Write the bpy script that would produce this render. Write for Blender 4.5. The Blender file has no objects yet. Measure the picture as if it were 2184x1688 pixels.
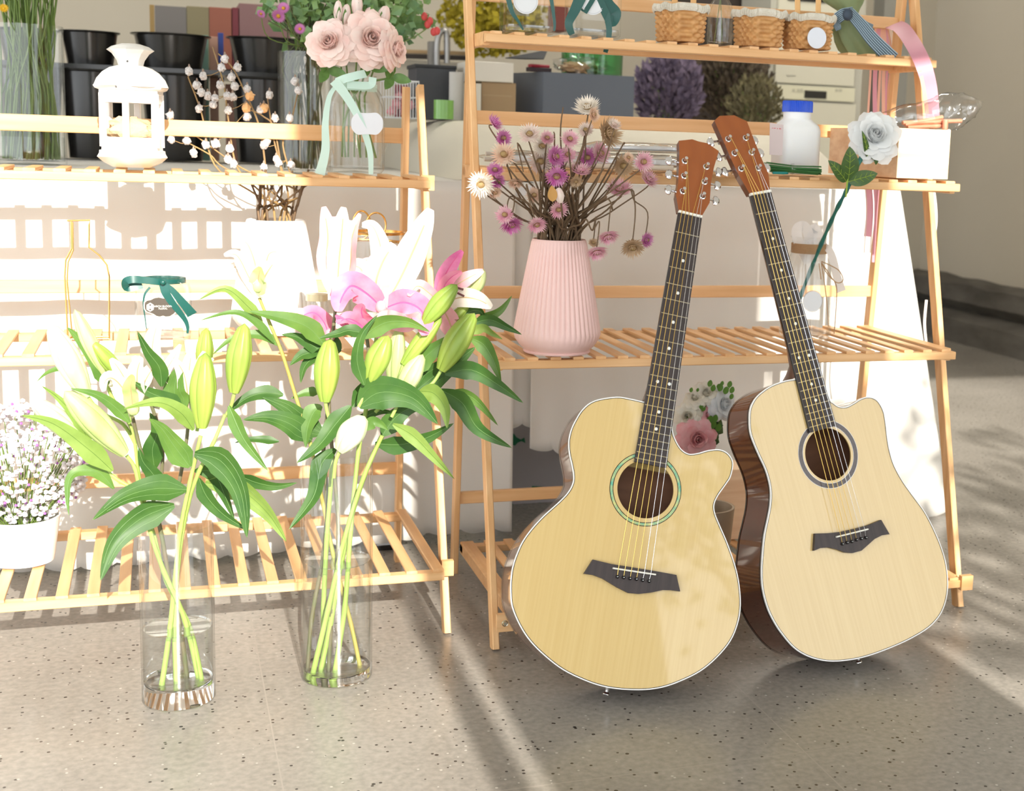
import bpy, bmesh, math, random
from mathutils import Vector, Matrix, noise
R = random.Random(7)
scn = bpy.context.scene
V = Vector
# ------------------------------------------------------------------ camera
F = 2932.616; CX = 1392.449; CY = 767.509        # focal length and principal point in pixels of the 2184x1688 frame
O = V((-0.5715, -2.4106, 0.9508))
CR = V((0.9421, -0.3336, 0.0346)).normalized(); CF = V((0.3350, 0.9294, -0.1551)); CF = (CF - CR * CF.dot(CR)).normalized(); CU = CR.cross(CF)
cam = bpy.data.cameras.new('camera'); camo = bpy.data.objects.new('camera', cam); scn.collection.objects.link(camo)
M = Matrix.Identity(4)
for i in range(3):
    M[i][0] = CR[i]; M[i][1] = CU[i]; M[i][2] = -CF[i]; M[i][3] = O[i]
camo.matrix_world = M
cam.sensor_fit = 'HORIZONTAL'; cam.sensor_width = 36; cam.lens = F * 36 / 2184
cam.shift_x = (1092 - CX) / 2184; cam.shift_y = (CY - 844) / 2184
cam.clip_start = .05; cam.clip_end = 60
cam.dof.use_dof = True; cam.dof.focus_distance = 2.35; cam.dof.aperture_fstop = 6.3
scn.camera = camo
scn.cycles.transparent_max_bounces = 40
scn.view_settings.view_transform = 'Standard'; scn.view_settings.look = 'None'
scn.view_settings.exposure = 0.8; scn.view_settings.gamma = 1.0; scn.view_settings.use_curve_mapping = False
# ------------------------------------------------------------------ light
w = bpy.data.worlds.new('world'); scn.world = w; w.use_nodes = True
bg = w.node_tree.nodes['Background']; bg.inputs[0].default_value = (.93, .97, 1.0, 1); bg.inputs[1].default_value = 1.9
sun = bpy.data.lights.new('sun', 'SUN'); sun.energy = 5.6; sun.color = (1, .94, .85); sun.angle = math.radians(.5)
suno = bpy.data.objects.new('sun', sun); scn.collection.objects.link(suno)
EL = math.radians(25); TE = math.tan(EL)
suno.rotation_euler = (math.pi / 2 - EL, 0, 0); suno.location = (0, -6, 4)

def ray(u, v): return CF + CR * ((u - CX) / F) - CU * ((v - CY) / F)
def at(u, v, y):
    d = ray(u, v); return O + d * ((y - O.y) / d.y)
def az(u, v, z):
    d = ray(u, v); return O + d * ((z - O.z) / d.z)
def pxm(y): return (y - O.y) / .93 / F                # metres per pixel at depth plane y (roughly)

# ------------------------------------------------------------------ mesh helpers
class MB:
    def __init__(s): s.v = []; s.f = []; s.sm = []
    def add(s, vs, fs, smooth=False):
        o = len(s.v); s.v += [V(p) for p in vs]; s.f += [tuple(i + o for i in f) for f in fs]; s.sm += [smooth] * len(fs); return s
    def box(s, a, b):
        x0, y0, z0 = a; x1, y1, z1 = b
        return s.add([(x0,y0,z0),(x1,y0,z0),(x1,y1,z0),(x0,y1,z0),(x0,y0,z1),(x1,y0,z1),(x1,y1,z1),(x0,y1,z1)],
                     [(0,3,2,1),(4,5,6,7),(0,1,5,4),(1,2,6,5),(2,3,7,6),(3,0,4,7)])
    def bar(s, a, b, w, t, side=(1, 0, 0), bev=.0015):
        a = V(a); b = V(b); d = (b - a).normalized(); sx = V(side); sx = (sx - d * sx.dot(d)).normalized(); sy = d.cross(sx)
        c = bev; hw = w / 2; ht = t / 2
        pr = [(-hw + c, -ht), (hw - c, -ht), (hw, -ht + c), (hw, ht - c), (hw - c, ht), (-hw + c, ht), (-hw, ht - c), (-hw, -ht + c)]
        vs = [p + sx * q[0] + sy * q[1] for p in (a, b) for q in pr]
        fs = [(i, (i + 1) % 8, 8 + (i + 1) % 8, 8 + i) for i in range(8)] + [tuple(range(7, -1, -1)), tuple(range(8, 16))]
        return s.add(vs, fs)
    def tube(s, pts, r, n=8, cap=True, sy=1.0, side=None):
        pts = [V(p) for p in pts]; m = len(pts); rs = r if hasattr(r, '__len__') else [r] * m
        vs = []; prev = None
        for i, p in enumerate(pts):
            t = (pts[min(i + 1, m - 1)] - pts[max(i - 1, 0)])
            t = t.normalized() if t.length > 1e-9 else V((0, 0, 1))
            if prev is None:
                ref = V(side) if side else (V((0, 0, 1)) if abs(t.z) < .9 else V((1, 0, 0)))
                x = (ref - t * ref.dot(t)).normalized()
            else:
                x = prev - t * prev.dot(t); x = x.normalized() if x.length > 1e-6 else V((1, 0, 0))
            prev = x; y = t.cross(x)
            for k in range(n):
                a = 2 * math.pi * k / n; vs.append(p + x * (math.cos(a) * rs[i]) + y * (math.sin(a) * rs[i] * sy))
        fs = [(i * n + k, i * n + (k + 1) % n, (i + 1) * n + (k + 1) % n, (i + 1) * n + k) for i in range(m - 1) for k in range(n)]
        if cap: fs += [tuple(range(n - 1, -1, -1)), tuple((m - 1) * n + k for k in range(n))]
        return s.add(vs, fs, True)
    def lathe(s, prof, c, n=32, ax=(0, 0, 1), x=None, rib=0, ribn=0, close=False):
        c = V(c); ax = V(ax).normalized(); xx = V(x) if x else (V((1, 0, 0)) if abs(ax.x) < .9 else V((0, 1, 0)))
        xx = (xx - ax * xx.dot(ax)).normalized(); yy = ax.cross(xx); vs = []
        for q in prof:
            r, z = q[0], q[1]; rb = rib if (len(q) < 3) else rib * q[2]
            for k in range(n):
                a = 2 * math.pi * k / n; rr = r + (rb * (abs(math.cos(a * ribn / 2)) - .5) if ribn else 0)
                vs.append(c + ax * z + xx * (rr * math.cos(a)) + yy * (rr * math.sin(a)))
        m = len(prof)
        fs = [(i * n + k, i * n + (k + 1) % n, (i + 1) * n + (k + 1) % n, (i + 1) * n + k) for i in range(m - 1) for k in range(n)]
        if prof[0][0] > 1e-6 and not close: pass
        return s.add(vs, fs, True)
    def prism(s, out, z0, z1, M=None):
        n = len(out); M = M or Matrix.Identity(4)
        vs = [M @ V((p[0], p[1], z)) for z in (z0, z1) for p in out]
        return s.add(vs, [tuple(range(n - 1, -1, -1)), tuple(range(n, 2 * n))] + [(i, (i + 1) % n, n + (i + 1) % n, n + i) for i in range(n)])
    def grid(s, P, nu, nv, smooth=True):                # P(i,j)
        vs = [P(i, j) for i in range(nu) for j in range(nv)]
        return s.add(vs, [(i * nv + j, (i + 1) * nv + j, (i + 1) * nv + j + 1, i * nv + j + 1) for i in range(nu - 1) for j in range(nv - 1)], smooth)
    def ell(s, c, r, n=12, m=8, Mx=None):
        c = V(c); vs = []
        for i in range(m + 1):
            t = math.pi * i / m
            for k in range(n):
                a = 2 * math.pi * k / n; p = V((r[0] * math.sin(t) * math.cos(a), r[1] * math.sin(t) * math.sin(a), r[2] * math.cos(t)))
                vs.append(c + (Mx @ p if Mx else p))
        return s.add(vs, [(i * n + k, (i + 1) * n + k, (i + 1) * n + (k + 1) % n, i * n + (k + 1) % n) for i in range(m) for k in range(n)], True)
    def build(s, name, mat, parent=None, org=(0, 0, 0), thick=0, ang=40):
        org = V(org); me = bpy.data.meshes.new(name)
        me.from_pydata([tuple(p - org) for p in s.v], [], s.f)
        me.polygons.foreach_set('use_smooth', s.sm)
        bm = bmesh.new(); bm.from_mesh(me); bmesh.ops.remove_doubles(bm, verts=bm.verts, dist=1e-6)
        bm.to_mesh(me); bm.free(); me.update()
        if any(s.sm): me.set_sharp_from_angle(angle=math.radians(ang))
        o = bpy.data.objects.new(name, me); scn.collection.objects.link(o)
        for m in (mat if isinstance(mat, (list, tuple)) else [mat]): me.materials.append(m)
        if thick:
            md = o.modifiers.new('solid', 'SOLIDIFY'); md.thickness = thick; md.offset = 0
        if parent: o.parent = parent
        else: o.location = org
        return o
def tag(o, label, cat, group=None, kind=None):
    if label: o['label'] = label
    if cat: o['category'] = cat
    if group: o['group'] = group
    if kind: o['kind'] = kind
    return o
class Thing:
    def __init__(s, name, label, cat, loc=(0, 0, 0), group=None, M=None):
        s.o = bpy.data.objects.new(name, None); scn.collection.objects.link(s.o); s.o.empty_display_size = .05
        s.loc = V(loc); s.o.location = loc; s.local = False
        if M is not None: s.o.matrix_world = M; s.local = True
        tag(s.o, label, cat, group)
    def part(s, name, mb, mat, parent=None, label=None, **k):
        o = mb.build(name, mat, parent or s.o, V((0, 0, 0)) if s.local else s.loc, **k)
        if label: o['label'] = label
        return o
def solo(name, label, cat, mb, mat, loc, group=None, kind=None, **k):
    return tag(mb.build(name, mat, None, loc, **k), label, cat, group, kind)
def structure(name, mb, mat, **k):
    o = mb.build(name, mat, None, (0, 0, 0), **k); o['kind'] = 'structure'; return o
def crom(pts, k=4, closed=False):
    pts = [V(p) for p in pts]; n = len(pts); out = []
    rng = range(n) if closed else range(n - 1)
    for i in rng:
        p0 = pts[(i - 1) % n] if closed or i > 0 else pts[0]; p1 = pts[i]; p2 = pts[(i + 1) % n]; p3 = pts[(i + 2) % n] if closed or i + 2 < n else pts[-1]
        for j in range(k):
            t = j / k; out.append(.5 * ((2 * p1) + (p2 - p0) * t + (2 * p0 - 5 * p1 + 4 * p2 - p3) * t * t + (3 * p1 - p0 - 3 * p2 + p3) * t ** 3))
    if not closed: out.append(pts[-1])
    return out

# ------------------------------------------------------------------ materials
def mat(name, col, rough=.5, metal=0, spec=.5, coat=0, var=0, vs=(20, 20, 20), bump=0, bs=60, col2=None, sheen=0, sss=0, trans=0, emit=0):
    m = bpy.data.materials.new(name); m.use_nodes = True; nt = m.node_tree; b = nt.nodes['Principled BSDF']
    b.inputs['Base Color'].default_value = (*col, 1); b.inputs['Roughness'].default_value = rough; b.inputs['Metallic'].default_value = metal
    b.inputs['Specular IOR Level'].default_value = spec; b.inputs['Coat Weight'].default_value = coat; b.inputs['Coat Roughness'].default_value = .04
    b.inputs['Sheen Weight'].default_value = sheen
    if sss: b.inputs['Subsurface Weight'].default_value = sss; b.inputs['Subsurface Radius'].default_value = (.01, .008, .005); b.inputs['Subsurface Scale'].default_value = .5
    if emit: b.inputs['Emission Color'].default_value = (*col, 1); b.inputs['Emission Strength'].default_value = emit
    tc = nt.nodes.new('ShaderNodeTexCoord')
    if var or col2:
        mp = nt.nodes.new('ShaderNodeMapping'); mp.inputs['Scale'].default_value = vs; nt.links.new(tc.outputs['Object'], mp.inputs[0])
        nz = nt.nodes.new('ShaderNodeTexNoise'); nz.inputs['Scale'].default_value = 1; nz.inputs['Detail'].default_value = 4; nt.links.new(mp.outputs[0], nz.inputs['Vector'])
        cr = nt.nodes.new('ShaderNodeValToRGB'); cr.color_ramp.elements[0].position = .32; cr.color_ramp.elements[1].position = .68
        c2 = col2 or tuple(c * (1 - var) for c in col)
        cr.color_ramp.elements[0].color = (*c2, 1); cr.color_ramp.elements[1].color = (*col, 1)
        nt.links.new(nz.outputs['Fac'], cr.inputs[0]); nt.links.new(cr.outputs[0], b.inputs['Base Color'])
    if bump:
        n2 = nt.nodes.new('ShaderNodeTexNoise'); n2.inputs['Scale'].default_value = bs; nt.links.new(tc.outputs['Object'], n2.inputs['Vector'])
        bp = nt.nodes.new('ShaderNodeBump'); bp.inputs['Strength'].default_value = bump; bp.inputs['Distance'].default_value = .002
        nt.links.new(n2.outputs['Fac'], bp.inputs['Height']); nt.links.new(bp.outputs[0], b.inputs['Normal'])
    if trans:                                     # thin leaf or cloth that lets some light through
        tl = nt.nodes.new('ShaderNodeBsdfTranslucent'); mx = nt.nodes.new('ShaderNodeMixShader'); mx.inputs[0].default_value = trans
        src = b.inputs['Base Color'].links[0].from_socket if b.inputs['Base Color'].links else None
        if src: nt.links.new(src, tl.inputs[0])
        else: tl.inputs[0].default_value = (*[min(1, c * 1.3) for c in col], 1)
        nt.links.new(b.outputs[0], mx.inputs[1]); nt.links.new(tl.outputs[0], mx.inputs[2]); nt.links.new(mx.outputs[0], nt.nodes['Material Output'].inputs[0])
    return m
def glassm(name, col=(.97, .99, .985), tint=None, refl=.5, rough=.0, base=.045):
    m = bpy.data.materials.new(name); m.use_nodes = True; nt = m.node_tree; nt.nodes.clear(); N = nt.nodes.new; L = nt.links.new
    out = N('ShaderNodeOutputMaterial'); mx = N('ShaderNodeMixShader'); lw = N('ShaderNodeLayerWeight'); lw.inputs[0].default_value = .5
    pw = N('ShaderNodeMath'); pw.operation = 'POWER'; pw.inputs[1].default_value = 4; L(lw.outputs['Facing'], pw.inputs[0])
    mr = N('ShaderNodeMath'); mr.operation = 'MULTIPLY_ADD'; mr.inputs[1].default_value = refl; mr.inputs[2].default_value = base; L(pw.outputs[0], mr.inputs[0])
    tr = N('ShaderNodeBsdfTransparent'); gl = N('ShaderNodeBsdfGlossy'); gl.inputs['Roughness'].default_value = rough
    p3 = N('ShaderNodeMath'); p3.operation = 'POWER'; p3.inputs[1].default_value = 6; L(lw.outputs['Facing'], p3.inputs[0])
    ex = N('ShaderNodeMixRGB'); ex.inputs[1].default_value = (*col, 1); e2 = tint or tuple(c * .72 for c in col); ex.inputs[2].default_value = (*e2, 1)
    L(p3.outputs[0], ex.inputs[0]); L(ex.outputs[0], tr.inputs[0]); L(mr.outputs[0], mx.inputs[0]); L(tr.outputs[0], mx.inputs[1]); L(gl.outputs[0], mx.inputs[2]); L(mx.outputs[0], out.inputs[0])
    return m
GLASS = glassm('clear_glass', (.992, .996, .994), (.80, .83, .82)); WATER = glassm('water', (.985, .992, .99), (.86, .90, .88), .35); PLAST = glassm('clear_plastic', (.95, .95, .95), (.75, .75, .75), .7, .1, .12)
GREENG = glassm('green_glass', (.55, .8, .6), (.3, .55, .35)); THICKG = glassm('thick_glass', (.96, .975, .98), (.72, .78, .80), .6, .03, .14)
def wood(axis):
    s = [55, 55, 55]; s[axis] = 3
    return mat('bamboo_' + 'xyz'[axis], (.80, .50, .25), .42, col2=(.67, .37, .155), vs=tuple(s), spec=.4)
BX, BY, BZ = wood(0), wood(1), wood(2)
PINE = mat('pine', (.86, .62, .40), .5, col2=(.72, .45, .26), vs=(4, 30, 60))
PAPERW = mat('white_card', (.78, .78, .76), .6); CHROME = mat('chrome', (.8, .8, .82), .12, 1); STEEL = mat('zinc_steel', (.62, .6, .5), .3, 1)
BLACKP = mat('black_plastic', (.012, .011, .010), .22, spec=.6); WHITEP = mat('white_plastic', (.83, .84, .84), .4, sss=.1)
CLOTH = mat('white_cloth', (.80, .775, .725), .8, sheen=.2, bump=.05, bs=400, trans=.15); GOLD = mat('gold_wire', (.80, .48, .16), .22, 1)
TEAL = mat('teal_satin', (.004, .075, .062), .38, spec=.5); MINT = mat('mint_satin', (.55, .74, .66), .35, sheen=.3, trans=.2)
GREENPRINT = mat('green_print', (.006, .16, .075), .6)
# ------------------------------------------------------------------ room
def floor_mat():
    m = bpy.data.materials.new('speckled_concrete'); m.use_nodes = True; nt = m.node_tree; N = nt.nodes; L = nt.links; b = N['Principled BSDF']
    tc = N.new('ShaderNodeTexCoord')
    n1 = N.new('ShaderNodeTexNoise'); n1.inputs['Scale'].default_value = 2.2; n1.inputs['Detail'].default_value = 6; L.new(tc.outputs['Object'], n1.inputs['Vector'])
    c1 = N.new('ShaderNodeValToRGB'); c1.color_ramp.elements[0].color = (.235, .215, .188, 1); c1.color_ramp.elements[1].color = (.315, .292, .258, 1); c1.color_ramp.elements[0].position = .3; c1.color_ramp.elements[1].position = .7
    L.new(n1.outputs['Fac'], c1.inputs[0]); cur = c1.outputs[0]
    n2 = N.new('ShaderNodeTexNoise'); n2.inputs['Scale'].default_value = 90; n2.inputs['Detail'].default_value = 3; L.new(tc.outputs['Object'], n2.inputs['Vector'])
    mm = N.new('ShaderNodeMixRGB'); mm.blend_type = 'OVERLAY'; mm.inputs[0].default_value = .35; L.new(cur, mm.inputs[1]); L.new(n2.outputs['Fac'], mm.inputs[2]); cur = mm.outputs[0]
    for sc, thr, col, sd in ((75, .12, (.03, .027, .024, 1), 0), (38, .075, (.025, .022, .02, 1), 5), (60, .085, (.46, .43, .38, 1), 11)):
        mp = N.new('ShaderNodeMapping'); mp.inputs['Location'].default_value = (sd, sd, 0); L.new(tc.outputs['Object'], mp.inputs[0])
        vo = N.new('ShaderNodeTexVoronoi'); vo.inputs['Scale'].default_value = sc; L.new(mp.outputs[0], vo.inputs['Vector'])
        n3 = N.new('ShaderNodeTexNoise'); n3.inputs['Scale'].default_value = sc * .35; L.new(mp.outputs[0], n3.inputs['Vector'])
        su = N.new('ShaderNodeMath'); su.operation = 'MULTIPLY'; L.new(n3.outputs['Fac'], su.inputs[0]); su.inputs[1].default_value = .0
        th = N.new('ShaderNodeMath'); th.operation = 'LESS_THAN'; L.new(vo.outputs['Distance'], th.inputs[0]); th.inputs[1].default_value = thr * 1.6
        wn = N.new('ShaderNodeMath'); wn.operation = 'GREATER_THAN'; sx = N.new('ShaderNodeSeparateColor'); L.new(vo.outputs['Color'], sx.inputs[0]); L.new(sx.outputs[0], wn.inputs[0]); wn.inputs[1].default_value = .72
        mu = N.new('ShaderNodeMath'); mu.operation = 'MULTIPLY'; L.new(th.outputs[0], mu.inputs[0]); L.new(wn.outputs[0], mu.inputs[1])
        mx = N.new('ShaderNodeMixRGB'); mx.inputs[2].default_value = col; L.new(mu.outputs[0], mx.inputs[0]); L.new(cur, mx.inputs[1]); cur = mx.outputs[0]
    # thin joint lines between the big floor slabs
    br = N.new('ShaderNodeTexBrick'); br.inputs['Scale'].default_value = 1; br.inputs['Mortar Size'].default_value = .0012; br.inputs['Brick Width'].default_value = .8; br.inputs['Row Height'].default_value = .8; br.offset = 0
    mp = N.new('ShaderNodeMapping'); mp.inputs['Location'].default_value = (.42, .55, 0); L.new(tc.outputs['Object'], mp.inputs[0]); L.new(mp.outputs[0], br.inputs['Vector'])
    mx = N.new('ShaderNodeMixRGB'); mx.inputs[2].default_value = (.31, .285, .25, 1); L.new(br.outputs['Fac'], mx.inputs[0]); L.new(cur, mx.inputs[1]); L.new(mx.outputs[0], b.inputs['Base Color'])
    b.inputs['Roughness'].default_value = .27; b.inputs['Specular IOR Level'].default_value = .45
    return m
structure('floor', MB().box((-7, -9, -.1), (6, 4.45, 0)), floor_mat())
WALL = mat('beige_plaster', (.56, .50, .395), .85, var=.06, vs=(1.5, 1.5, 1.5)); WALLR = mat('beige_plaster_right', (.63, .565, .455), .85, var=.05, vs=(1.2, 1.2, 1.2))
structure('wall_back', MB().box((-7, 4.4, 0), (3.6, 4.5, 3.1)), WALL)
structure('wall_right', MB().box((3.47, -3.3, 0), (3.6, 4.5, 3.1)), WALLR)
structure('ceiling', MB().box((-7, -3.5, 3.1), (3.6, 4.5, 3.2)), mat('white_ceiling', (.8, .8, .78), .9))
KERB = mat('dark_stone_kerb', (.075, .066, .055), .85, col2=(.16, .145, .125), vs=(6, 3, 9), bump=.6, bs=30)
kb = MB()
def kp(i, j):
    y = -1 + 5.35 * i / 70; n = noise.noise(V((y * 5, 3, 1))) * .02
    prof = [(3.475, .30), (3.42, .31 + n), (3.33, .285 + n), (3.31, .2), (3.36 + n, .15), (3.27, .11), (3.25, .05), (3.24, -.01)]
    p = prof[j]; return V((p[0] + noise.noise(V((y * 9, j, 0))) * .012, y, p[1] + noise.noise(V((y * 11, j, 4))) * .008))
kb.grid(kp, 71, 8); structure('trim_1', kb, KERB)
kb = MB(); kb.grid(lambda i, j: V((1.2 + 2.25 * i / 40, 4.41 - [0, .06, .12, .13, .16][j], [.29, .3, .27, .1, -.01][j] + .01 * noise.noise(V((i * .6, j, 0))))), 41, 5); structure('trim_2', kb, KERB)
# shop front behind the camera: head beam, mullion and wide pier; the sun comes in between them
FR = mat('grey_frame', (.35, .34, .32), .6); YF = -3.3
fz = 1.27 + (0 - YF) * TE
structure('wall_front', MB().box((-7, YF - .1, fz), (3.6, YF, 3.1)), WALL)
structure('trim_3', MB().box((-.124, YF - .06, 0), (-.071, YF, fz)), FR)
structure('trim_4', MB().box((-.041, YF - .12, 0), (.83, YF, fz)), WALL)
sg_ = Thing('shade_board', 'unseen blank grey board added in the shop front opening to block sun', 'sun blocker', (-.2, YF - .02, fz - .34)); sg_.part('board', MB().box((-.315, YF - .03, fz - .30), (-.073, YF - .01, fz - .01)), FR); sg_.part('hanger', MB().box((-.30, YF - .022, fz - .012), (-.09, YF - .018, fz + .0)), FR)  # unseen board, added to keep direct sun off the roses and their jar
# leafy street tree outside the right-hand opening, it dapples the sunlight there
lf = MB(); rr = random.Random(3)
for k in range(1700):
    p = V((rr.uniform(.85, 3.6), -5.2 + rr.uniform(-.35, .35), rr.gauss(2.55, .36)))
    if p.z > 3.1 + .1 * math.sin(p.x * 3) or p.z < 1.4: continue
    a = rr.uniform(0, 6.28); q = V((math.cos(a), rr.uniform(-.4, .4), math.sin(a))).normalized() * rr.uniform(.03, .07); s = q.cross(V((rr.uniform(-.5, .5), 1, rr.uniform(-.5, .5)))).normalized() * rr.uniform(.014, .03)
    lf.add([p - q, p - q * .2 + s, p + q, p - q * .2 - s], [(0, 1, 2, 3)])
TREEL = mat('tree_leaf', (.07, .16, .03), .5)
tr = Thing('street_tree', 'leafy green tree standing outside the shop front', 'tree', (2.2, -5.2, -.1))
tr.part('foliage', lf, TREEL)
tb = MB(); tb.tube([(2.2, -5.2, -.1), (2.18, -5.2, .9), (2.25, -5.2, 2.6)], [.07, .05, .03], 10)
for e in ((1.2, 2.8), (1.6, 3.0), (2.9, 3.0), (3.3, 2.5)): tb.tube([(2.2, -5.2, 1.3), ((2.2 + e[0]) / 2, -5.2, 1.6 + .1), (e[0], -5.2, e[1])], [.03, .02, .008], 8)
tr.part('trunk', tb, mat('bark', (.12, .08, .05), .9))

# ------------------------------------------------------------------ bamboo racks
def rack(name, label, x0, x1, front, rear, ztop, shelves, bars):
    """front(z), rear(z) give the depth of the leaning legs; shelves: (y0, y1, z, xa, xb, slat pitch)"""
    t = Thing(name, label, 'shelf', (x0, front(0), 0))
    for x, sgn in ((x0, 1), (x1, -1)):
        for fn, dx in ((front, 0), (rear, sgn * .018)):
            mb = MB(); mb.bar((x + dx, fn(0), 0), (x + dx, fn(ztop), ztop), .013, .028); t.part('leg', mb, BZ)
    for y0, y1, z, xa, xb, pitch in shelves:
        mb = MB(); rz = z - .0055
        mb.bar((xa, y0 + .012, rz - .008), (xb, y0 + .012, rz - .008), .016, .024, (0, 0, 1)); mb.bar((xa, y1 - .012, rz - .008), (xb, y1 - .012, rz - .008), .016, .024, (0, 0, 1))
        for xx in (xa + .006, xb - .006): mb.bar((xx, y0 + .02, rz - .008), (xx, y1 + .0, rz - .008), .012, .026)
        sh = t.part('shelf', mb, BX); s2 = MB(); n = int((xb - xa - .02) / pitch); off = ((xb - xa) - n * pitch) / 2
        for k in range(n + 1): s2.bar((xa + off + k * pitch, y0 + .004, z - .003), (xa + off + k * pitch, y1 - .002, z - .003), .0205, .0058, bev=.001)
        t.part('slat_top', s2, BY, parent=sh)
    for z, h, fn in bars:
        mb = MB(); mb.bar((x0 + .02, fn(z) + .002, z), (x1 - .02, fn(z) + .002, z), h, .014, (0, 0, 1)); t.part('back_rail', mb, BX)
    return t
rf = lambda z: .012 + .268 * z; rr_ = lambda z: .489 - .085 * z
tR = rack('bamboo_shelf', 'right bamboo ladder shelf with the two guitars leaning on it', .005, 1.011, rf, rr_, 1.36,
     [(-.03, .46, .078, .03, .99, .044), (.047, .43, .549, .012, .985, .0443), (.075, .40, .896, .012, .985, .0443), (.2, .385, 1.152, .012, .985, .0443)],
     [(.628, .026, rr_), (.172, .026, rr_), (.992, .028, rr_), (1.235, .026, rr_)])
lf_ = lambda z: .117 + .33 * z; lr_ = lambda z: .60 - .075 * z
tL = rack('bamboo_shelf', 'left bamboo ladder shelf with lantern and glass jars on it', -1.075, -.066, lf_, lr_, 1.05,
     [(.075, .52, .142, -1.06, -.08, .0505), (.2, .52, .548, -1.06, -.08, .0505), (.3, .5, .870, -1.06, -.072, .0505)],
     [(.629, .026, lr_), (.219, .026, lr_), (.949, .032, lr_)])
def bolts(t, pts):
    for p in pts:
        mb = MB(); mb.lathe([(0, .004), (.003, .004), (.0035, .0015), (.0055, .003), (.0072, .001), (.0072, 0)], p, 16, (0, -1, 0)); t.part('bolt', mb, STEEL)
bolts(tR, [(.012, -.034, .066), (.006, .29 - .035, .885), (.996, .03 - .06, .066), (.005, .31, 1.14)])
mb = MB(); mb.box((-.003, -.036, .05), (.028, -.024, .083)); tR.part('end_block', mb, BX)
mb = MB(); mb.box((.985, -.036, .052), (1.012, -.024, .083)); tR.part('end_block', mb, BX)
mb = MB(); mb.box((-.075, .125, .112), (-.052, .137, .142)); tL.part('end_block', mb, BX)
mb = MB(); mb.box((-.077, .375, .842), (-.05, .39, .872)); tL.part('end_block', mb, BX)

for i, (x, y) in enumerate(((-1.6, 2.4), (1.5, 1.7))):  # unseen fill panels, added to brighten the back wall and the air conditioner
    cl = Thing('fill_panel', 'unseen glowing fill panel added under the ceiling, ' + ('left' if i == 0 else 'right') + ' of the two', 'light', (x, y, 3.1))
    mb = MB(); mb.box((x - .62, y - .17, 3.06), (x + .62, y + .17, 3.1)); cl.part('housing', mb, FR)
    mb = MB(); mb.box((x - .58, y - .14, 3.052), (x + .58, y + .14, 3.06)); cl.part('fill_face', mb, mat('fill_glow_%d' % i, (1, .95, .85), emit=(5, 24)[i]))
# ------------------------------------------------------------------ guitars
SPRUCE = mat('spruce_top', (.665, .485, .20), .30, coat=1, col2=(.625, .44, .17), vs=(220, 4, 40))
MAHOG = mat('mahogany_gloss', (.135, .034, .014), .22, coat=1, col2=(.075, .018, .008), vs=(40, 6, 6)); HEADV = mat('headstock_satin', (.33, .092, .018), .38, col2=(.27, .068, .013), vs=(30, 5, 30), coat=.3)
ROSEW = mat('rosewood', (.045, .030, .028), .45, col2=(.028, .019, .018), vs=(160, 8, 30)); BLK = mat('black_gloss', (.006, .006, .007), .12); BONE = mat('bone_white', (.82, .80, .72), .3)
BINDW = mat('binding_white', (.85, .84, .80), .25); PEARL = mat('pearl', (.8, .82, .8), .2); BRONZE = mat('bronze_string', (.80, .56, .16), .3, 1); SILV = mat('silver_string', (.82, .82, .82), .25, 1)
ABAL = mat('abalone', (.10, .42, .30), .2, coat=.5, col2=(.62, .60, .22), vs=(90, 90, 90)); ROSER = mat('rosette_dark', (.06, .035, .03), .3, coat=.5, var=.4, vs=(200, 200, 200))
INSIDE = mat('bare_mahogany', (.20, .085, .04), .7, var=.2, vs=(8, 60, 8)); LABELP = mat('pale_blue_paper', (.62, .68, .78), .7); NECKM = mat('neck_mahogany', (.13, .035, .013), .3, coat=.6, var=.3, vs=(30, 5, 30))
FRETW = mat('fret_wire', (.80, .76, .62), .25, 1)
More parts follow.
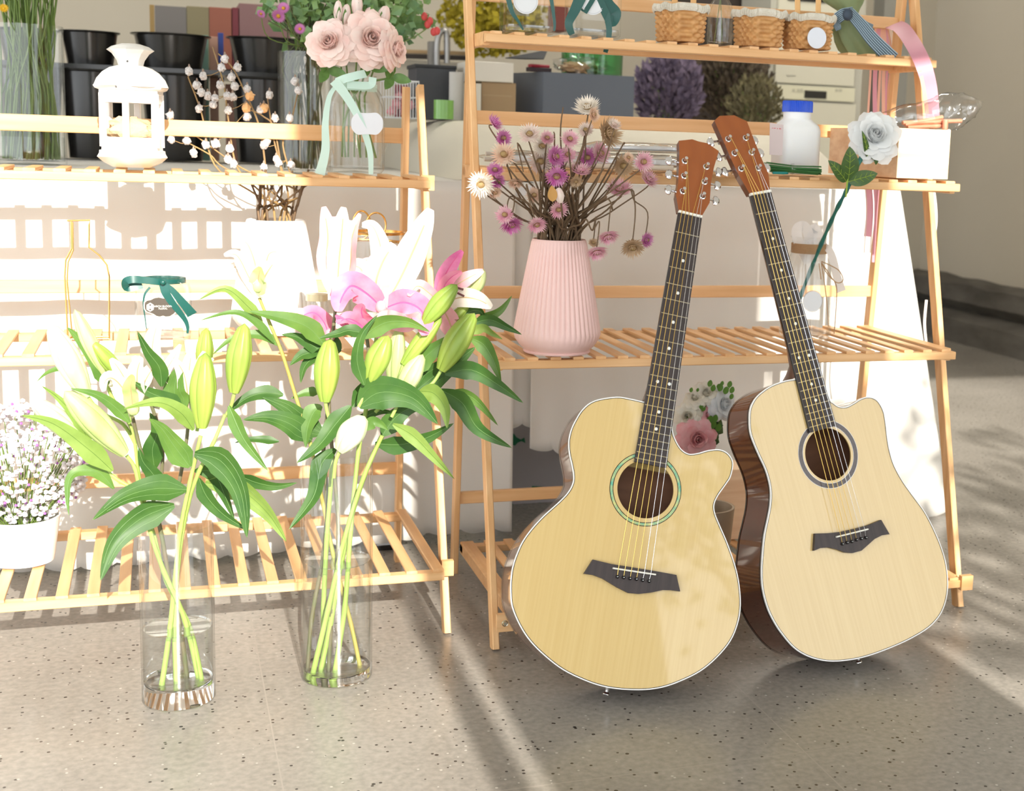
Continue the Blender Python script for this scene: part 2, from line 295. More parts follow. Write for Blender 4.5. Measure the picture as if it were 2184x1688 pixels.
def guitar(label, t, X, Y, outline, hy, hr, fe, dark_rosette, depth, head, posts, buttons, bridge, saddle, pins, nfret, strap, labelq):
    X = V(X).normalized(); Y = V(Y); Y = (Y - X * Y.dot(X)).normalized(); Z = X.cross(Y); t = V(t)
    Mw = Matrix.Identity(4)
    for i in range(3): Mw[i][0], Mw[i][1], Mw[i][2], Mw[i][3] = X[i], Y[i], Z[i], t[i]
    def gp(p, z=0.0, nn=Z, o=None):
        d = ray(*p); o = o or (t + Z * z); q = O + d * ((o - O).dot(nn) / d.dot(nn)) - t
        return V((q.dot(X), q.dot(Y)))
    T = Thing('acoustic_guitar', label, 'guitar', M=Mw)
    O2 = [V((*p, 0)) for p in outline]; O2 = [V((p.x, p.y)) for p in crom(O2, 4, False)]
    n = len(O2)
    def off(d):                                      # outline grown by d (shrunk when negative)
        r = []
        for i in range(n):
            a = O2[(i - 1) % n]; b = O2[(i + 1) % n]; q = (b - a).normalized(); r.append(O2[i] + V((-q.y, q.x)) * d)
        return r
    area = sum(O2[i].x * O2[(i + 1) % n].y - O2[(i + 1) % n].x * O2[i].y for i in range(n)); sg = -1 if area > 0 else 1
    def ring(mb, a, b, z):
        A = off(a * sg); B = off(b * sg); mb.add([(*p, z) for p in A] + [(*p, z) for p in B], [(i, (i + 1) % n, n + (i + 1) % n, n + i) for i in range(n)])
    # sides and back, open towards the top; the inner faces are the unfinished inside
    def back(p): return -depth - .0 + .022 * max(0, (p.y + .1)) / .4
    mb = MB(); mid = off(-.0008 * sg)
    mb.add([(*p, 0) for p in mid] + [(*p, back(p)) for p in mid], [(i, (i + 1) % n, n + (i + 1) % n, n + i) for i in range(n)], True)
    bd = T.part('body', mb, MAHOG, ang=60)
    mb = MB(); mb.add([(*p, back(p)) for p in mid], [tuple(range(n))]); T.part('back_plate', mb, MAHOG, parent=bd)
    mb = MB(); inn = off(-.004 * sg); inn2 = [V((p.x, p.y)) for p in inn]
    mb.add([(*p, -.003) for p in inn] + [(*p, back(p) + .004) for p in inn], [(i, (i + 1) % n, n + (i + 1) % n, n + i) for i in range(n)], True)
    mb.add([(*p, back(p) + .004) for p in inn], [tuple(range(n))]); T.part('lining', mb, INSIDE, parent=bd)
    mb = MB(); mb.box((-.11, hy + .045, back(V((0, hy))) + .005), (.11, hy + .06, back(V((0, hy))) + .017)); T.part('brace', mb, SPRUCE, parent=bd)
    # soundboard with its hole
    bm = bmesh.new(); ov = [bm.verts.new((*p, 0)) for p in off(-.0014 * sg)]; hv = [bm.verts.new((hr * math.cos(2 * math.pi * k / 64), hy + hr * math.sin(2 * math.pi * k / 64), 0)) for k in range(64)]
    ed = [bm.edges.new((l[i], l[(i + 1) % len(l)])) for l in (ov, hv) for i in range(len(l))]
    bmesh.ops.triangle_fill(bm, use_beauty=True, use_dissolve=False, edges=ed, normal=(0, 0, 1))
    me = bpy.data.meshes.new('soundboard'); bm.normal_update()
    for f in bm.faces:
        if f.normal.z < 0: f.normal_flip()
    bm.to_mesh(me); bm.free(); me.materials.append(SPRUCE); sb = bpy.data.objects.new('soundboard', me); scn.collection.objects.link(sb); sb.parent = T.o
    md = sb.modifiers.new('solid', 'SOLIDIFY'); md.thickness = .003; md.offset = -1
    # binding: white strip and black line on edge and face
    mb = MB(); ring(mb, .0006, -.0015, .0004); A = off(.0006 * sg)
    mb.add([(*p, .0004) for p in A] + [(*p, -.0035) for p in A], [(i, (i + 1) % n, n + (i + 1) % n, n + i) for i in range(n)], True); T.part('binding', mb, BINDW)
    mb = MB(); A = off(.0009 * sg); mb.add([(*p, -.0032) for p in A] + [(*p, -.0075) for p in A], [(i, (i + 1) % n, n + (i + 1) % n, n + i) for i in range(n)], True)
    ring(mb, -.0014, -.0023, .0006); T.part('purfling', mb, BLK, label='black purfling line inside the white binding')
    mb = MB(); A = off(.0004 * sg); mb.add([(*p, back(p) + .001) for p in A] + [(*p, back(p) + .005) for p in A], [(i, (i + 1) % n, n + (i + 1) % n, n + i) for i in range(n)], True); T.part('back_binding', mb, BLK)
    def ann(r0, r1, z, k=96):
        m_ = MB(); m_.add([(r * math.cos(2 * math.pi * i / k), hy + r * math.sin(2 * math.pi * i / k), z) for r in (r0, r1) for i in range(k)], [(i, (i + 1) % k, k + (i + 1) % k, k + i) for i in range(k)]); return m_
    if dark_rosette:
        T.part('rosette', ann(.0545, .063, .0005), ROSER); T.part('rosette_line', ann(.0632, .0640, .0005), BINDW); T.part('rosette_line', ann(.0535, .0543, .0005), BINDW)
    else:
        T.part('rosette', ann(.0592, .0635, .0006), ABAL); T.part('rosette_line', ann(.0637, .0647, .0005), BLK); T.part('rosette_line', ann(.0580, .0590, .0005), BLK)
    # paper label inside, seen through the hole
    mb = MB(); L = [gp(p, -depth + .012) for p in labelq]; mb.add([(*p, -depth + .0125) for p in L], [(0, 1, 2, 3)]); pl = T.part('paper_label', mb, LABELP, label='pale blue paper label inside the sound hole')
    c = sum(L, V((0, 0))) / 4; mb = MB(); q = [c + (p - c) * .93 for p in L]; q2 = [c + (p - c) * .90 for p in L]
    mb.add([(*p, -depth + .0131) for p in q + q2], [(i, (i + 1) % 4, 4 + (i + 1) % 4, 4 + i) for i in range(4)])
    for p in q2:
        for k in range(5):
            a = k * 1.3; s = (c - p).normalized() * (.004 + .002 * k); mb.tube([(p.x + s.x + .003 * math.cos(b + a), p.y + s.y + .003 * math.sin(b + a), -depth + .0135) for b in (0, 1, 2, 3, 4)], .0003, 4)
    T.part('label_ornament', mb, mat('ink_grey', (.12, .13, .15), .8), parent=pl)
    # neck, heel, fretboard
    nw, fw = .0218, .0285; ftop = .0062; yj = 650e-3 * 2 ** (-14 / 12)
    wid = lambda y: nw + (fw - nw) * (.65 - y) / (.65 - fe)
    mb = MB(); rows = []; ys = [.655, .64, .55, .45, .36, .325, .31, .30]; dp = [.017, .019, .020, .021, .023, .035, .065, .088]
    for y, d in zip(ys, dp):
        hw = wid(y); rows.append([V((hw * math.cos(a), y, .0008 - d * math.sin(a))) for a in [math.pi * k / 12 for k in range(13)]])
    vs = [p for r in rows for p in r]; m = 13; mb.add(vs, [(i * m + k, i * m + k + 1, (i + 1) * m + k + 1, (i + 1) * m + k) for i in range(len(rows) - 1) for k in range(m - 1)], True)
    mb.add(rows[-1] , [tuple(range(13))]); mb.add(rows[0], [tuple(range(12, -1, -1))]); T.part('neck', mb, NECKM)
    mb = MB(); mb.prism([(-wid(fe), fe), (wid(fe), fe), (nw, .65), (-nw, .65)], .0004, ftop); fb = T.part('fretboard', mb, ROSEW)
    mb = MB()
    for s in (-1, 1): mb.bar((s * (nw + .0004), .65, ftop / 2), (s * (wid(fe) + .0004), fe, ftop / 2), .0009, ftop, (1, 0, 0), .0002)
    T.part('fretboard_binding', mb, BLK, parent=fb)
    for k in range(1, nfret + 1):
        y = .65 * 2 ** (-k / 12)
        if y < fe + .003: break
        mb = MB(); mb.tube([(-wid(y), y, ftop), (wid(y), y, ftop)], .0010, 6); T.part('fret', mb, FRETW, parent=fb)
    for k, xs in ((3, (0,)), (5, (0,)), (7, (0,)), (9, (0,)), (12, (-.011, .011)), (15, (0,)), (17, (0,))):
        y = .65 * (2 ** (-k / 12) + 2 ** (-(k - 1) / 12)) / 2
        for x in xs:
            mb = MB(); mb.lathe([(0, .0003), (.0030, .0003), (.0030, 0)], (x, y, ftop), 16); T.part('inlay_dot', mb, PEARL, parent=fb)
    mb = MB(); mb.bar((-nw - .0005, .6525, .0045), (nw + .0005, .6525, .0045), .009, .005, (0, 0, 1), .001); T.part('nut', mb, BONE)
    # headstock on its own tilted plane
    an = math.radians(13); ho = V((0, .655, .004)); HY = V((0, math.cos(an), -math.sin(an))); HZ = V((0, math.sin(an), math.cos(an))); HX = V((1, 0, 0))
    H = lambda a, b, z=0: ho + HX * a + HY * b + HZ * z
    hp = [V((*p, 0)) for p in head]; mb = MB(); k = len(hp)
    mb.add([H(p.x, p.y, z) for z in (-.015, 0) for p in hp], [tuple(range(k - 1, -1, -1)), tuple(range(k, 2 * k))] + [(i, (i + 1) % k, k + (i + 1) % k, k + i) for i in range(k)])
    hd = T.part('headstock', mb, [HEADV, NECKM])
    for i, p in enumerate(hd.data.polygons): p.material_index = 0 if (abs(p.normal.dot(HZ)) > .9 and (p.center - ho).dot(HZ) > -.005) else 1
    for i, (a, b) in enumerate(posts):
        s = -1 if i < 3 else 1; bx, by = buttons[i]
        mb = MB(); mb.lathe([(.0062, 0), (.0062, .0012), (.0045, .002), (.0045, .003)], H(a, b), 20, HZ)
        tm = T.part('tuning_machine', mb, CHROME)
        mb = MB(); mb.lathe([(.0034, .002), (.0034, .0065), (.0026, .009), (.0032, .0125), (0, .0128)], H(a, b), 14, HZ); T.part('string_post', mb, CHROME, parent=tm)
        mb = MB(); ez = -.024; e0 = H(a * .95, by, ez + .006); e1 = H(bx, by, ez + .006)
        mb.bar(H(a - .006, by, -.020), H(a + .006, by, -.020), .018, .009, HZ, .002); T.part('gear_cover', mb, CHROME, parent=tm)
        mb = MB(); mb.tube([H(a, by, -.019), H(bx - s * .004, by, -.019)], .0022, 8); T.part('button_shaft', mb, CHROME, parent=tm); mb = MB()
        c = H(bx, by, -.019); pts = []
        for z_, sc in ((-.0032, .75), (-.0012, 1), (.0012, 1), (.0032, .75)):
            for j in range(20):
                th = 2 * math.pi * j / 20; rx = .0085 * math.cos(th); ry = .0098 * math.sin(th)
                if rx * s < -.003: rx = -s * .003 - s * (abs(rx) - .003) * .3
                pts.append(c + HX * rx * sc + HY * ry * sc + HZ * z_)
        mb.add(pts, [(r * 20 + j, r * 20 + (j + 1) % 20, (r + 1) * 20 + (j + 1) % 20, (r + 1) * 20 + j) for r in range(3) for j in range(20)] + [tuple(range(19, -1, -1)), tuple(range(60, 80))], True)
        T.part('tuner_button', mb, CHROME, parent=tm)
    # bridge, saddle, pins, strings
    bo = [gp(p, .004) for p in bridge]; mb = MB(); mb.prism([tuple(p) for p in bo], .0003, .0075); T.part('bridge', mb, ROSEW)
    s0, s1 = [gp(p, .010) for p in saddle]; mb = MB(); mb.bar((*s0, .009), (*s1, .009), .007, .0028, (0, 0, 1), .0008); T.part('saddle', mb, BONE)
    pp = [gp(p, .009) for p in pins]; order = [2, 1, 0, 3, 4, 5]
    for i, p in enumerate(pp):
        mb = MB(); mb.ell((*p, .0095), (.0031, .0031, .003), 14, 8); pn = T.part('bridge_pin', mb, BLK)
        mb = MB(); mb.ell((*p, .0122), (.0009, .0009, .0007), 8, 5); T.part('pin_dot', mb, PEARL, parent=pn)
        sa = s0 + (s1 - s0) * (.12 + .76 * i / 5); nx = -nw + .0045 + (2 * nw - .009) * i / 5
        po = posts[[2, 1, 0][i] if i < 3 else [3, 4, 5][i - 3]]
        mb = MB(); mb.tube([(*p, .0085), (sa.x, sa.y, .0128), (nx, .6525, .0098), H(po[0] + (.0025 if i < 3 else -.0025), po[1], .008)], [.00062, .00058, .0005, .0005, .00045, .0004][i], 6)
        T.part('string', mb, BRONZE if i < 4 else SILV)
    sp = gp(strap, -.035); bot = min(O2, key=lambda p: (p - sp).length); dn = (sp - bot); dn = V((dn.x, dn.y, 0)); dn = dn.normalized() if dn.length > 1e-4 else V((0, -1, 0))
    dn = V((-.1, -1, 0)).normalized(); mb = MB(); mb.lathe([(.007, -.002), (.0065, .001), (.0035, .004), (.003, .008), (.006, .011), (.0062, .013), (0, .0135)], (bot.x, bot.y, -.03), 16, dn); T.part('strap_button', mb, CHROME)
    return T
OUT1=[(-0.0264,0.2947),(-0.0533,0.2952),(-0.0788,0.2934),(-0.1156,0.2791),(-0.1343,0.2593),(-0.1449,0.2328),(-0.1485,0.2154),(-0.1485,0.1988),(-0.144,0.1798),(-0.1367,0.1622),(-0.1303,0.1444),(-0.129,0.1299),(-0.1347,0.1124),(-0.1479,0.0928),(-0.1688,0.0663),(-0.1855,0.0407),(-0.1974,0.0161),(-0.2036,-0.0081),(-0.2063,-0.0285),(-0.2056,-0.0481),(-0.2022,-0.0688),(-0.1954,-0.0928),(-0.1775,-0.1204),(-0.1547,-0.1441),(-0.1252,-0.1644),(-0.0913,-0.1817),(-0.0527,-0.1929),(-0.0198,-0.1981),(0.014,-0.1981),(0.0531,-0.1931),(0.0843,-0.1841),(0.1139,-0.1694),(0.1462,-0.1478),(0.1719,-0.1207),(0.1921,-0.0893),(0.2011,-0.057),(0.2015,-0.0251),(0.1935,0.0105),(0.1808,0.0422),(0.1603,0.0788),(0.1433,0.1045),(0.1304,0.1256),(0.1271,0.1409),(0.132,0.1578),(0.1425,0.1783),(0.1496,0.1949),(0.1507,0.2168),(0.1445,0.2288),(0.1336,0.2361),(0.1197,0.2376),(0.1015,0.2324),(0.0835,0.2238),(0.0676,0.2194),(0.0528,0.2246),(0.0401,0.2383),(0.0314,0.2548),(.0255,.285)]
OUT2=[(-0.0242,0.2969),(-0.0475,0.2993),(-0.0775,0.2969),(-0.1013,0.2901),(-0.1197,0.2805),(-0.1341,0.2656),(-0.1421,0.2453),(-0.1464,0.2243),(-0.1452,0.2048),(-0.1409,0.179),(-0.1357,0.153),(-0.1346,0.1282),(-0.1377,0.1071),(-0.1461,0.0847),(-0.1581,0.063),(-0.1717,0.0392),(-0.1842,0.0105),(-0.1958,-0.0208),(-0.2025,-0.0507),(-0.2029,-0.0833),(-0.1973,-0.1123),(-0.1869,-0.1402),(-0.1705,-0.1697),(-0.1484,-0.1912),(-0.121,-0.2072),(-0.0915,-0.2174),(-0.0514,-0.2248),(-0.0117,-0.2271),(0.0326,-0.2262),(0.0746,-0.2226),(0.1153,-0.2148),(0.1451,-0.2005),(0.1654,-0.1804),(0.1798,-0.1535),(0.1877,-0.121),(0.1891,-0.0902),(0.1841,-0.0519),(0.1735,-0.0091),(0.1575,0.0271),(0.1435,0.059),(0.1336,0.0929),(0.1321,0.1191),(0.1339,0.142),(0.1395,0.1747),(0.1417,0.1972),(0.1371,0.2157),(0.1285,0.2263),(0.1149,0.2317),(0.0993,0.2315),(0.0813,0.2268),(0.0637,0.224),(0.048,0.2284),(0.0383,0.2379),(0.0335,0.2447),(.0255,.285)]
q6 = lambda l: [(900 + a / 3.12, 1150 + b / 3.12) for a, b in l]; q4 = lambda l: [(1400 + a / 3.193, 740 + b / 3.193) for a, b in l]; q3 = lambda l: [(960 + a / 3.9, 800 + b / 3.9) for a, b in l]
guitar('acoustic guitar with green abalone sound hole ring, leaning left of the other', (.1810, -.2560, .2226), (.9683, -.1459, -.2029), (.2389, .3028, .9226), OUT1, .1436, .0507, .1865, False, .106,
  [(-.0225,0),(-.0302,.0306),(-.0283,.0581),(-.0321,.1228),(-.0353,.1488),(-.010,.1593),(.0033,.158),(.0197,.159),(.0437,.1481),(.0369,.109),(.0339,.0752),(.0349,.032),(.0225,0)],
  [(-.0204,.1071),(-.0188,.0747),(-.0183,.0415),(.0218,.1061),(.0209,.073),(.0198,.0411)], [(-.0443,.1138),(-.0415,.0833),(-.0397,.0501),(.0509,.1145),(.0508,.0849),(.0502,.0509)],
  q6([(1135,138),(1260,168),(1400,190),(1570,218),(1690,240),(1715,350),(1655,342),(1600,341),(1520,358),(1440,367),(1370,360),(1300,325),(1200,265),(1135,240),(1075,232)]), q6([(1270,195),(1555,238)]),
  q6([(1300,252),(1342,257),(1385,263),(1427,268),(1469,275),(1511,281)]), 21, (1290, 1473), q3([(1345,915),(1755,990),(1720,1400),(1310,1330)]))
guitar('acoustic guitar with dark brown sound hole ring and exposed mahogany side, right of the other', (.6161, -.2160, .2541), (.9778, .1253, .1677), (-.1976, .2881, .9370), OUT2, .1477, .0490, .1951, True, .112,
  [(-.0225,0),(-.0293,.0403),(-.0314,.0641),(-.035,.1598),(-.0207,.1681),(.0111,.1647),(.0222,.1557),(.0323,.1486),(.0315,.1193),(.0315,.0608),(.0329,.0333),(.0225,0)],
  [(-.0225,.1168),(-.0213,.0856),(-.0202,.0523),(.0150,.1134),(.0148,.0817),(.0152,.0473)], [(-.0474,.1257),(-.0431,.093),(-.0424,.0606),(.0435,.115),(.045,.087),(.0454,.0539)],
  q4([(1075,1273),(1160,1271),(1250,1262),(1350,1240),(1440,1215),(1525,1180),(1582,1278),(1530,1285),(1480,1310),(1430,1355),(1390,1390),(1330,1406),(1280,1402),(1230,1383),(1170,1368),(1110,1372),(1068,1390)]), q4([(1225,1296),(1440,1243)]),
  q4([(1267,1343),(1299,1334),(1331,1327),(1363,1315),(1396,1307),(1427,1300)]), 20, (1831, 1408), q4([(940,730),(1045,728),(1065,850),(960,860)]))
# ------------------------------------------------------------------ tables, cloths and what stands behind the racks
def S(p): return (V(p) - O).dot(CF) / F              # metres per pixel at a point
def proj(p):
    d = V(p) - O; zz = d.dot(CF); return CX + F * d.dot(CR) / zz, CY - F * d.dot(CU) / zz
def on(u, y, z):                                      # the point at depth y and height z seen at column u
    v = 500
    for _ in range(6):
        p = at(u, v, y); p.z = z; v = proj(p)[1]
    p = at(u, v, y); p.z = z; return p
TZ = .852
WMET = mat('white_enamel_metal', (.72, .74, .76), .35)
tb = Thing('folding_table', 'long white table under the scalloped cloths behind the racks', 'table', (-.1, .68, 0))
mb = MB(); mb.box((-1.7, .70, TZ - .03), (1.17, 1.95, TZ - .006)); tb.part('table_top', mb, WMET)
for x, y in ((-.10, .70), (-.60, .72), (1.05, .78), (1.05, 1.85), (-.1, 1.85), (at(1073, 1140, .95).x, .95)):
    mb = MB(); mb.box((x - .017, y - .015, .012), (x + .017, y + .015, TZ - .03)); lg = tb.part('leg', mb, WMET)
    mb = MB(); mb.box((x - .019, y - .017, 0), (x + .019, y + .017, .012)); tb.part('foot', mb, BLACKP, parent=lg)
def cloth(name, label, x0, x1, y0, hem, amp, nf, ztop, flare=0, seed=1, group=None, scal=.075):
    rr = random.Random(seed); ph = rr.uniform(0, 6); NX = 240; NZ = 26
    def P(i, j):
        a = i / (NX - 1); x = x0 + (x1 - x0) * a; b = j / (NZ - 1); hz = hem(x); sc = .013 * (abs(math.sin(math.pi * x / scal)) ** .6)
        z = ztop + (hz - sc - ztop) * b
        fo = amp * b ** .7 * (math.sin(a * nf * 6.283 + ph) + .3 * math.sin(a * nf * 2.3 * 6.283 + 1.3 * ph)) 
        xx = x + flare * b * max(0, a - .55) ** 1.5 * 2.2
        return V((xx, y0 - .004 - fo - amp * b, z))
    mb = MB(); mb.grid(P, NX, NZ)
    mb.add([(x0, y0 - .004, ztop), (x1, y0 - .004, ztop), (x1, y0 + 1.2, ztop), (x0, y0 + 1.2, ztop)], [(0, 1, 2, 3)])
    return solo(name, label, 'tablecloth', mb, CLOTH, (x0, y0, ztop), group, thick=.0012)
cloth('tablecloth', 'white scalloped tablecloth hanging behind the left rack', -1.7, .195, .69, lambda x: .018 + .035 * (x + .6) * (x > -.6), .012, 6, TZ, seed=4)
cloth('tablecloth', 'white scalloped tablecloth behind the guitars, hem cut on a slant', .24, 1.20, .70, lambda x: max(.012, .23 - .27 * (x - .27)), .014, 4, TZ + .002, .30, seed=9)
cloth('tablecloth', 'narrow inner strip of tablecloth in the gap between the two wide ones', .16, .34, .705, lambda x: .285, .001, 1, TZ - .0015, seed=3)
# riser with a smooth drape on the table
mb = MB(); zr = at(1000, 258, 1.5).z
prof = [(.75, TZ + .004), (.80, TZ + .012), (.90, TZ + .03), (1.0, TZ + .06), (1.12, TZ + .105), (1.25, zr - .03), (1.36, zr - .006), (1.48, zr), (1.95, zr)]
prof = [tuple(p)[:2] for p in crom([(a, b, 0) for a, b in prof], 4)]
xa, xb = .10, 1.16
mb.grid(lambda i, j: V((xa + (xb - xa) * i / 30, prof[j][0], prof[j][1] - .10 * max(0, (xa + .10 - (xa + (xb - xa) * i / 30)) / .10) ** 2 * (prof[j][1] - TZ) * 6 * .8)), 31, len(prof))
mb.add([(xa, p[0], p[1] - .10 * (p[1] - TZ) * 4.8) for p in prof] + [(xa - .03, p[0], TZ + .001) for p in prof], [(i, i + 1, len(prof) + i + 1, len(prof) + i) for i in range(len(prof) - 1)])
solo('draped_riser', 'low riser under a smooth pale cloth on the table between the racks', 'riser', mb, mat('pale_drape', (.56, .52, .43), .85, bump=.04, bs=300), (xa, .75, TZ))
# printed carton under the table
ct = Thing('printed_carton', 'lilac-white carton with green plant prints under the table', 'box', (.37, 1.0, 0))
c0 = at(1083, 930, 1.02); c1 = at(1330, 1185, 1.02)
mb = MB(); mb.box((c0.x, 1.02, 0), (c1.x, 1.32, .30)); ct.part('box_body', mb, mat('lilac_white_board', (.46, .43, .45), .7))
def decal(pts, y): mb_ = MB(); q = [at(u, v, y) for u, v in pts]; mb_.add(q + [p + V((0, -.0012, 0)) for p in q], [tuple(range(len(q))), tuple(range(2 * len(q) - 1, len(q) - 1, -1))] + [(i, (i + 1) % len(q), len(q) + (i + 1) % len(q), len(q) + i) for i in range(len(q))]); return mb_
g8 = lambda l: [(1040 + a / 5.627, 900 + b / 5.627) for a, b in l]
pb = decal(g8([(275,170),(312,140),(345,185),(400,215),(440,190),(452,255),(405,232),(360,250),(330,285),(285,275),(275,215)]), 1.018); ct.part('leaf_print', pb, GREENPRINT)
pb = decal(g8([(190,985),(310,985),(290,1015),(262,1020),(268,1080),(255,1130),(225,1165),(186,1172),(200,1080)]), 1.018); ct.part('leaf_print', pb, GREENPRINT)
pb = decal(g8([(255,810),(272,750),(288,800),(278,825),(292,845),(248,850)]), 1.018); ct.part('leaf_print', pb, GREENPRINT)
pb = decal(g8([(530,772),(740,785),(735,793),(532,803)]), 1.018); ct.part('stripe_print', pb, GREENPRINT)
mb = MB(); br = lambda a, b: at(*g8([(a, b)])[0], 1.0175)
for l in ([(515,1195),(560,1110),(575,1060),(560,980)], [(575,1080),(640,1060),(700,1030),(730,1010)], [(580,1060),(610,1010),(625,970)], [(565,1010),(590,1000)], [(575,1085),(660,1040),(675,1005)]): mb.tube([br(*p) for p in l], .0013, 5)
ct.part('sprig_print', mb, GREENPRINT)
for a, b, r in ((720, 1012, .0045), (677, 1003, .003), (582, 1003, .003), (622, 985, .0025)):
    mb = MB(); mb.lathe([(0, .001), (r, .001), (r, 0)], br(a, b), 14, (0, -1, 0)); ct.part('berry_print', mb, GREENPRINT)
mb = MB(); b0 = at(1062, 1140, .98); mb.ell(b0, (.010, .010, .010)); solo('table_caster', 'chrome ball knob on the white table leg by the carton', 'knob', mb, CHROME, b0)

def boxpx(name, label, cat, u0, v0, u1, v1, y, d, m, group=None, bev=.002, z0=None, build=True, parent=None):
    a = at(u0, (v0 + v1) / 2, y); b = at(u1, (v0 + v1) / 2, y); t = at((u0 + u1) / 2, v0, y); l = at((u0 + u1) / 2, v1, y)
    zb = l.z if z0 is None else z0
    mb = MB(); mb.bar((a.x, y + d / 2, (zb + t.z) / 2), (b.x, y + d / 2, (zb + t.z) / 2), t.z - zb, d, (0, 0, 1), bev)
    if not build: return mb
    return solo(name, label, cat, mb, m, ((a.x + b.x) / 2, y + d / 2, zb), group)
C = lambda n, r, g, b, ro=.6, **k: mat(n, (r, g, b), ro, **k)
SLATE = C('slate_board', .055, .058, .068); SLATED = C('slate_dark', .025, .026, .03)
# black bucket stand on the table
bk = Thing('bucket_rack', 'black two-tier rack holding the black flower buckets', 'rack', (-.8, 1.75, TZ))
yb = 1.78; zt = at(300, 148, yb).z
bu = [(72, -40), (193, 0), (365, 0), (560, 0)]
xl = at(-60, 150, yb).x; xr_ = at(690, 150, yb).x
mb = MB(); mb.box((xl, yb - .09, zt - .008), (xr_, yb + .2, zt + .004)); bk.part('tier_board', mb, BLACKP)
for x in (xl + .02, (xl + xr_) / 2, xr_ - .02):
    mb = MB(); mb.box((x - .012, yb + .17, TZ), (x + .012, yb + .19, zt + .004)); bk.part('post', mb, BLACKP)
def bucket(label, uc, w, yy, z0, h, grp):
    c = on(uc, yy, z0); r = w / 2 * S(c); prof = [(0, .002), (r * .78, .0), (r * .95, h - .006), (r * 1.05, h - .003), (r * 1.06, h), (r * .97, h), (r * .92, h - .004), (r * .76, .004), (0, .004)]
    mb = MB(); mb.lathe(prof, c, 40); return solo('flower_bucket', label, 'bucket', mb, BLACKP, c, grp)
zt2 = zt + .005
for uc, w, l in ((193, 116, 'short black bucket on the upper tier left of the lantern'), (366, 155, 'short black bucket on the upper tier right behind the lantern'), (565, 150, 'short black bucket on the upper tier behind the twigs'), (62, 120, 'short black bucket on the upper tier behind the green stems')):
    top = at(uc, 66 + (uc - 193) * .04, yb).z; bucket(l, uc, w, yb + .04, zt2, top - zt2, 'short black buckets on the upper tier')
for uc, w, l in ((205, 135, 'tall black bucket on the table left of the lantern'), (375, 140, 'tall black bucket on the table right behind the lantern'), (560, 130, 'tall black bucket on the table behind the twigs'), (72, 130, 'tall black bucket on the table behind the green stems')):
    bucket(l, uc, w, yb + .04, TZ + .004, zt - .012 - TZ, 'tall black buckets on the table')
yc = 2.3
boxs = [(320, 10, 330, 140, C('ochre_spine', .35, .22, .07), 'thin ochre box at left of the row behind the buckets'), (331, 13, 398, 140, C('grey_board', .19, .17, .155), 'grey box in the row behind the buckets'),
 (399, 14, 446, 140, C('olive_board', .24, .20, .105), 'olive-tan box in the row behind the buckets'), (447, 16, 494, 140, C('rust_board', .30, .095, .055), 'rust-red box in the row behind the buckets'),
 (496, 16, 509, 140, C('wine_board', .17, .025, .035), 'narrow wine-red box in the row behind the buckets'), (511, 10, 620, 140, C('mauve_board', .24, .125, .12), 'wide dusty-mauve box behind the bush')]
sh = MB(); a = at(300, 140, yc); b = at(640, 140, yc); sh.box((a.x, yc - .03, a.z - .03), (b.x, yc + .22, a.z)); tk = Thing('wall_shelf', 'dark shelf board carrying the row of coloured boxes', 'shelf', (a.x, yc, TZ)); tk.part('board', sh, BLACKP)
for x in (a.x + .02, b.x - .02): mb = MB(); mb.box((x - .012, yc + .1, 0), (x + .012, yc + .13, a.z - .03)); tk.part('post', mb, BLACKP)
for u0, v0, u1, v1, m, l in boxs: boxpx('gift_box', l, 'box', u0, v0, u1, v1, yc, .16, m, 'coloured boxes behind the buckets', z0=a.z + .001)
for u0, u1, v0, v1, m, l in ((427, 446, 75, 335, C('sage_board', .20, .36, .29), 'tall sage-green strip standing between the black buckets'), (448, 466, 78, 305, C('tan_pink_board', .48, .27, .19), 'tan-pink folder between the black buckets'),
   (482, 512, 180, 310, C('salmon_board', .50, .26, .19), 'salmon folder between the black buckets, right of the tan one'), (466, 477, 70, 175, C('blue_strip', .03, .06, .28), 'small dark blue strip between the upper buckets')):
    boxpx('paper_folder', l, 'folder', u0, v0, u1, v1, 1.97, .03, m, 'folders between the buckets', z0=TZ + .002 if v1 > 200 else None)
# items on the riser
zr += .001
db = Thing('slate_box', 'tall dark slate box on the riser next to the green candle glass', 'box', tuple(on(930, 1.55, zr)))
db.part('box_body', boxpx('', '', '', 888, 143, 972, 244, 1.55, .14, SLATE, z0=zr, build=False), SLATE); m_ = boxpx('', '', '', 886, 138, 974, 146, 1.547, .146, SLATE, build=False); db.part('lid', m_, SLATED)
def jar(name, label, cat, uc, v1, w, h, yy, z0, m, prof, grp=None, n=32):
    c = on(uc, yy, z0); s = S(c); mb = MB(); mb.lathe([(r * w * s / 2, z * h * s) for r, z in prof], c, n); return solo(name, label, cat, mb, m, c, grp)
CYL = [(0, .01), (1, 0), (1, 1), (.94, 1), (.94, .03), (0, .03)]
jar('candle_glass', 'short green candle glass on the riser in front of the slate box', 'candle', 946, 0, 42, 40, 1.42, zr, mat('green_candle', (.18, .40, .08), .3, coat=.5), CYL)
jar('white_cup', 'tall pale grey cup on the riser behind the rack leg', 'cup', 972, 0, 30, 100, 1.5, zr, C('pale_grey', .52, .5, .47), CYL)
boxpx('paper_bag', 'small white paper bag beside the cardboard box', 'bag', 1004, 178, 1026, 232, 1.45, .05, C('bag_white', .62, .58, .5), z0=zr)
cbx = Thing('cardboard_box', 'taped brown cardboard box on the riser under the white box', 'box', tuple(on(1058, 1.47, zr)))
m_ = boxpx('', '', '', 1027, 176, 1100, 240, 1.47, .14, None, z0=zr, build=False); cbx.part('box_body', m_, C('kraft', .33, .22, .115))
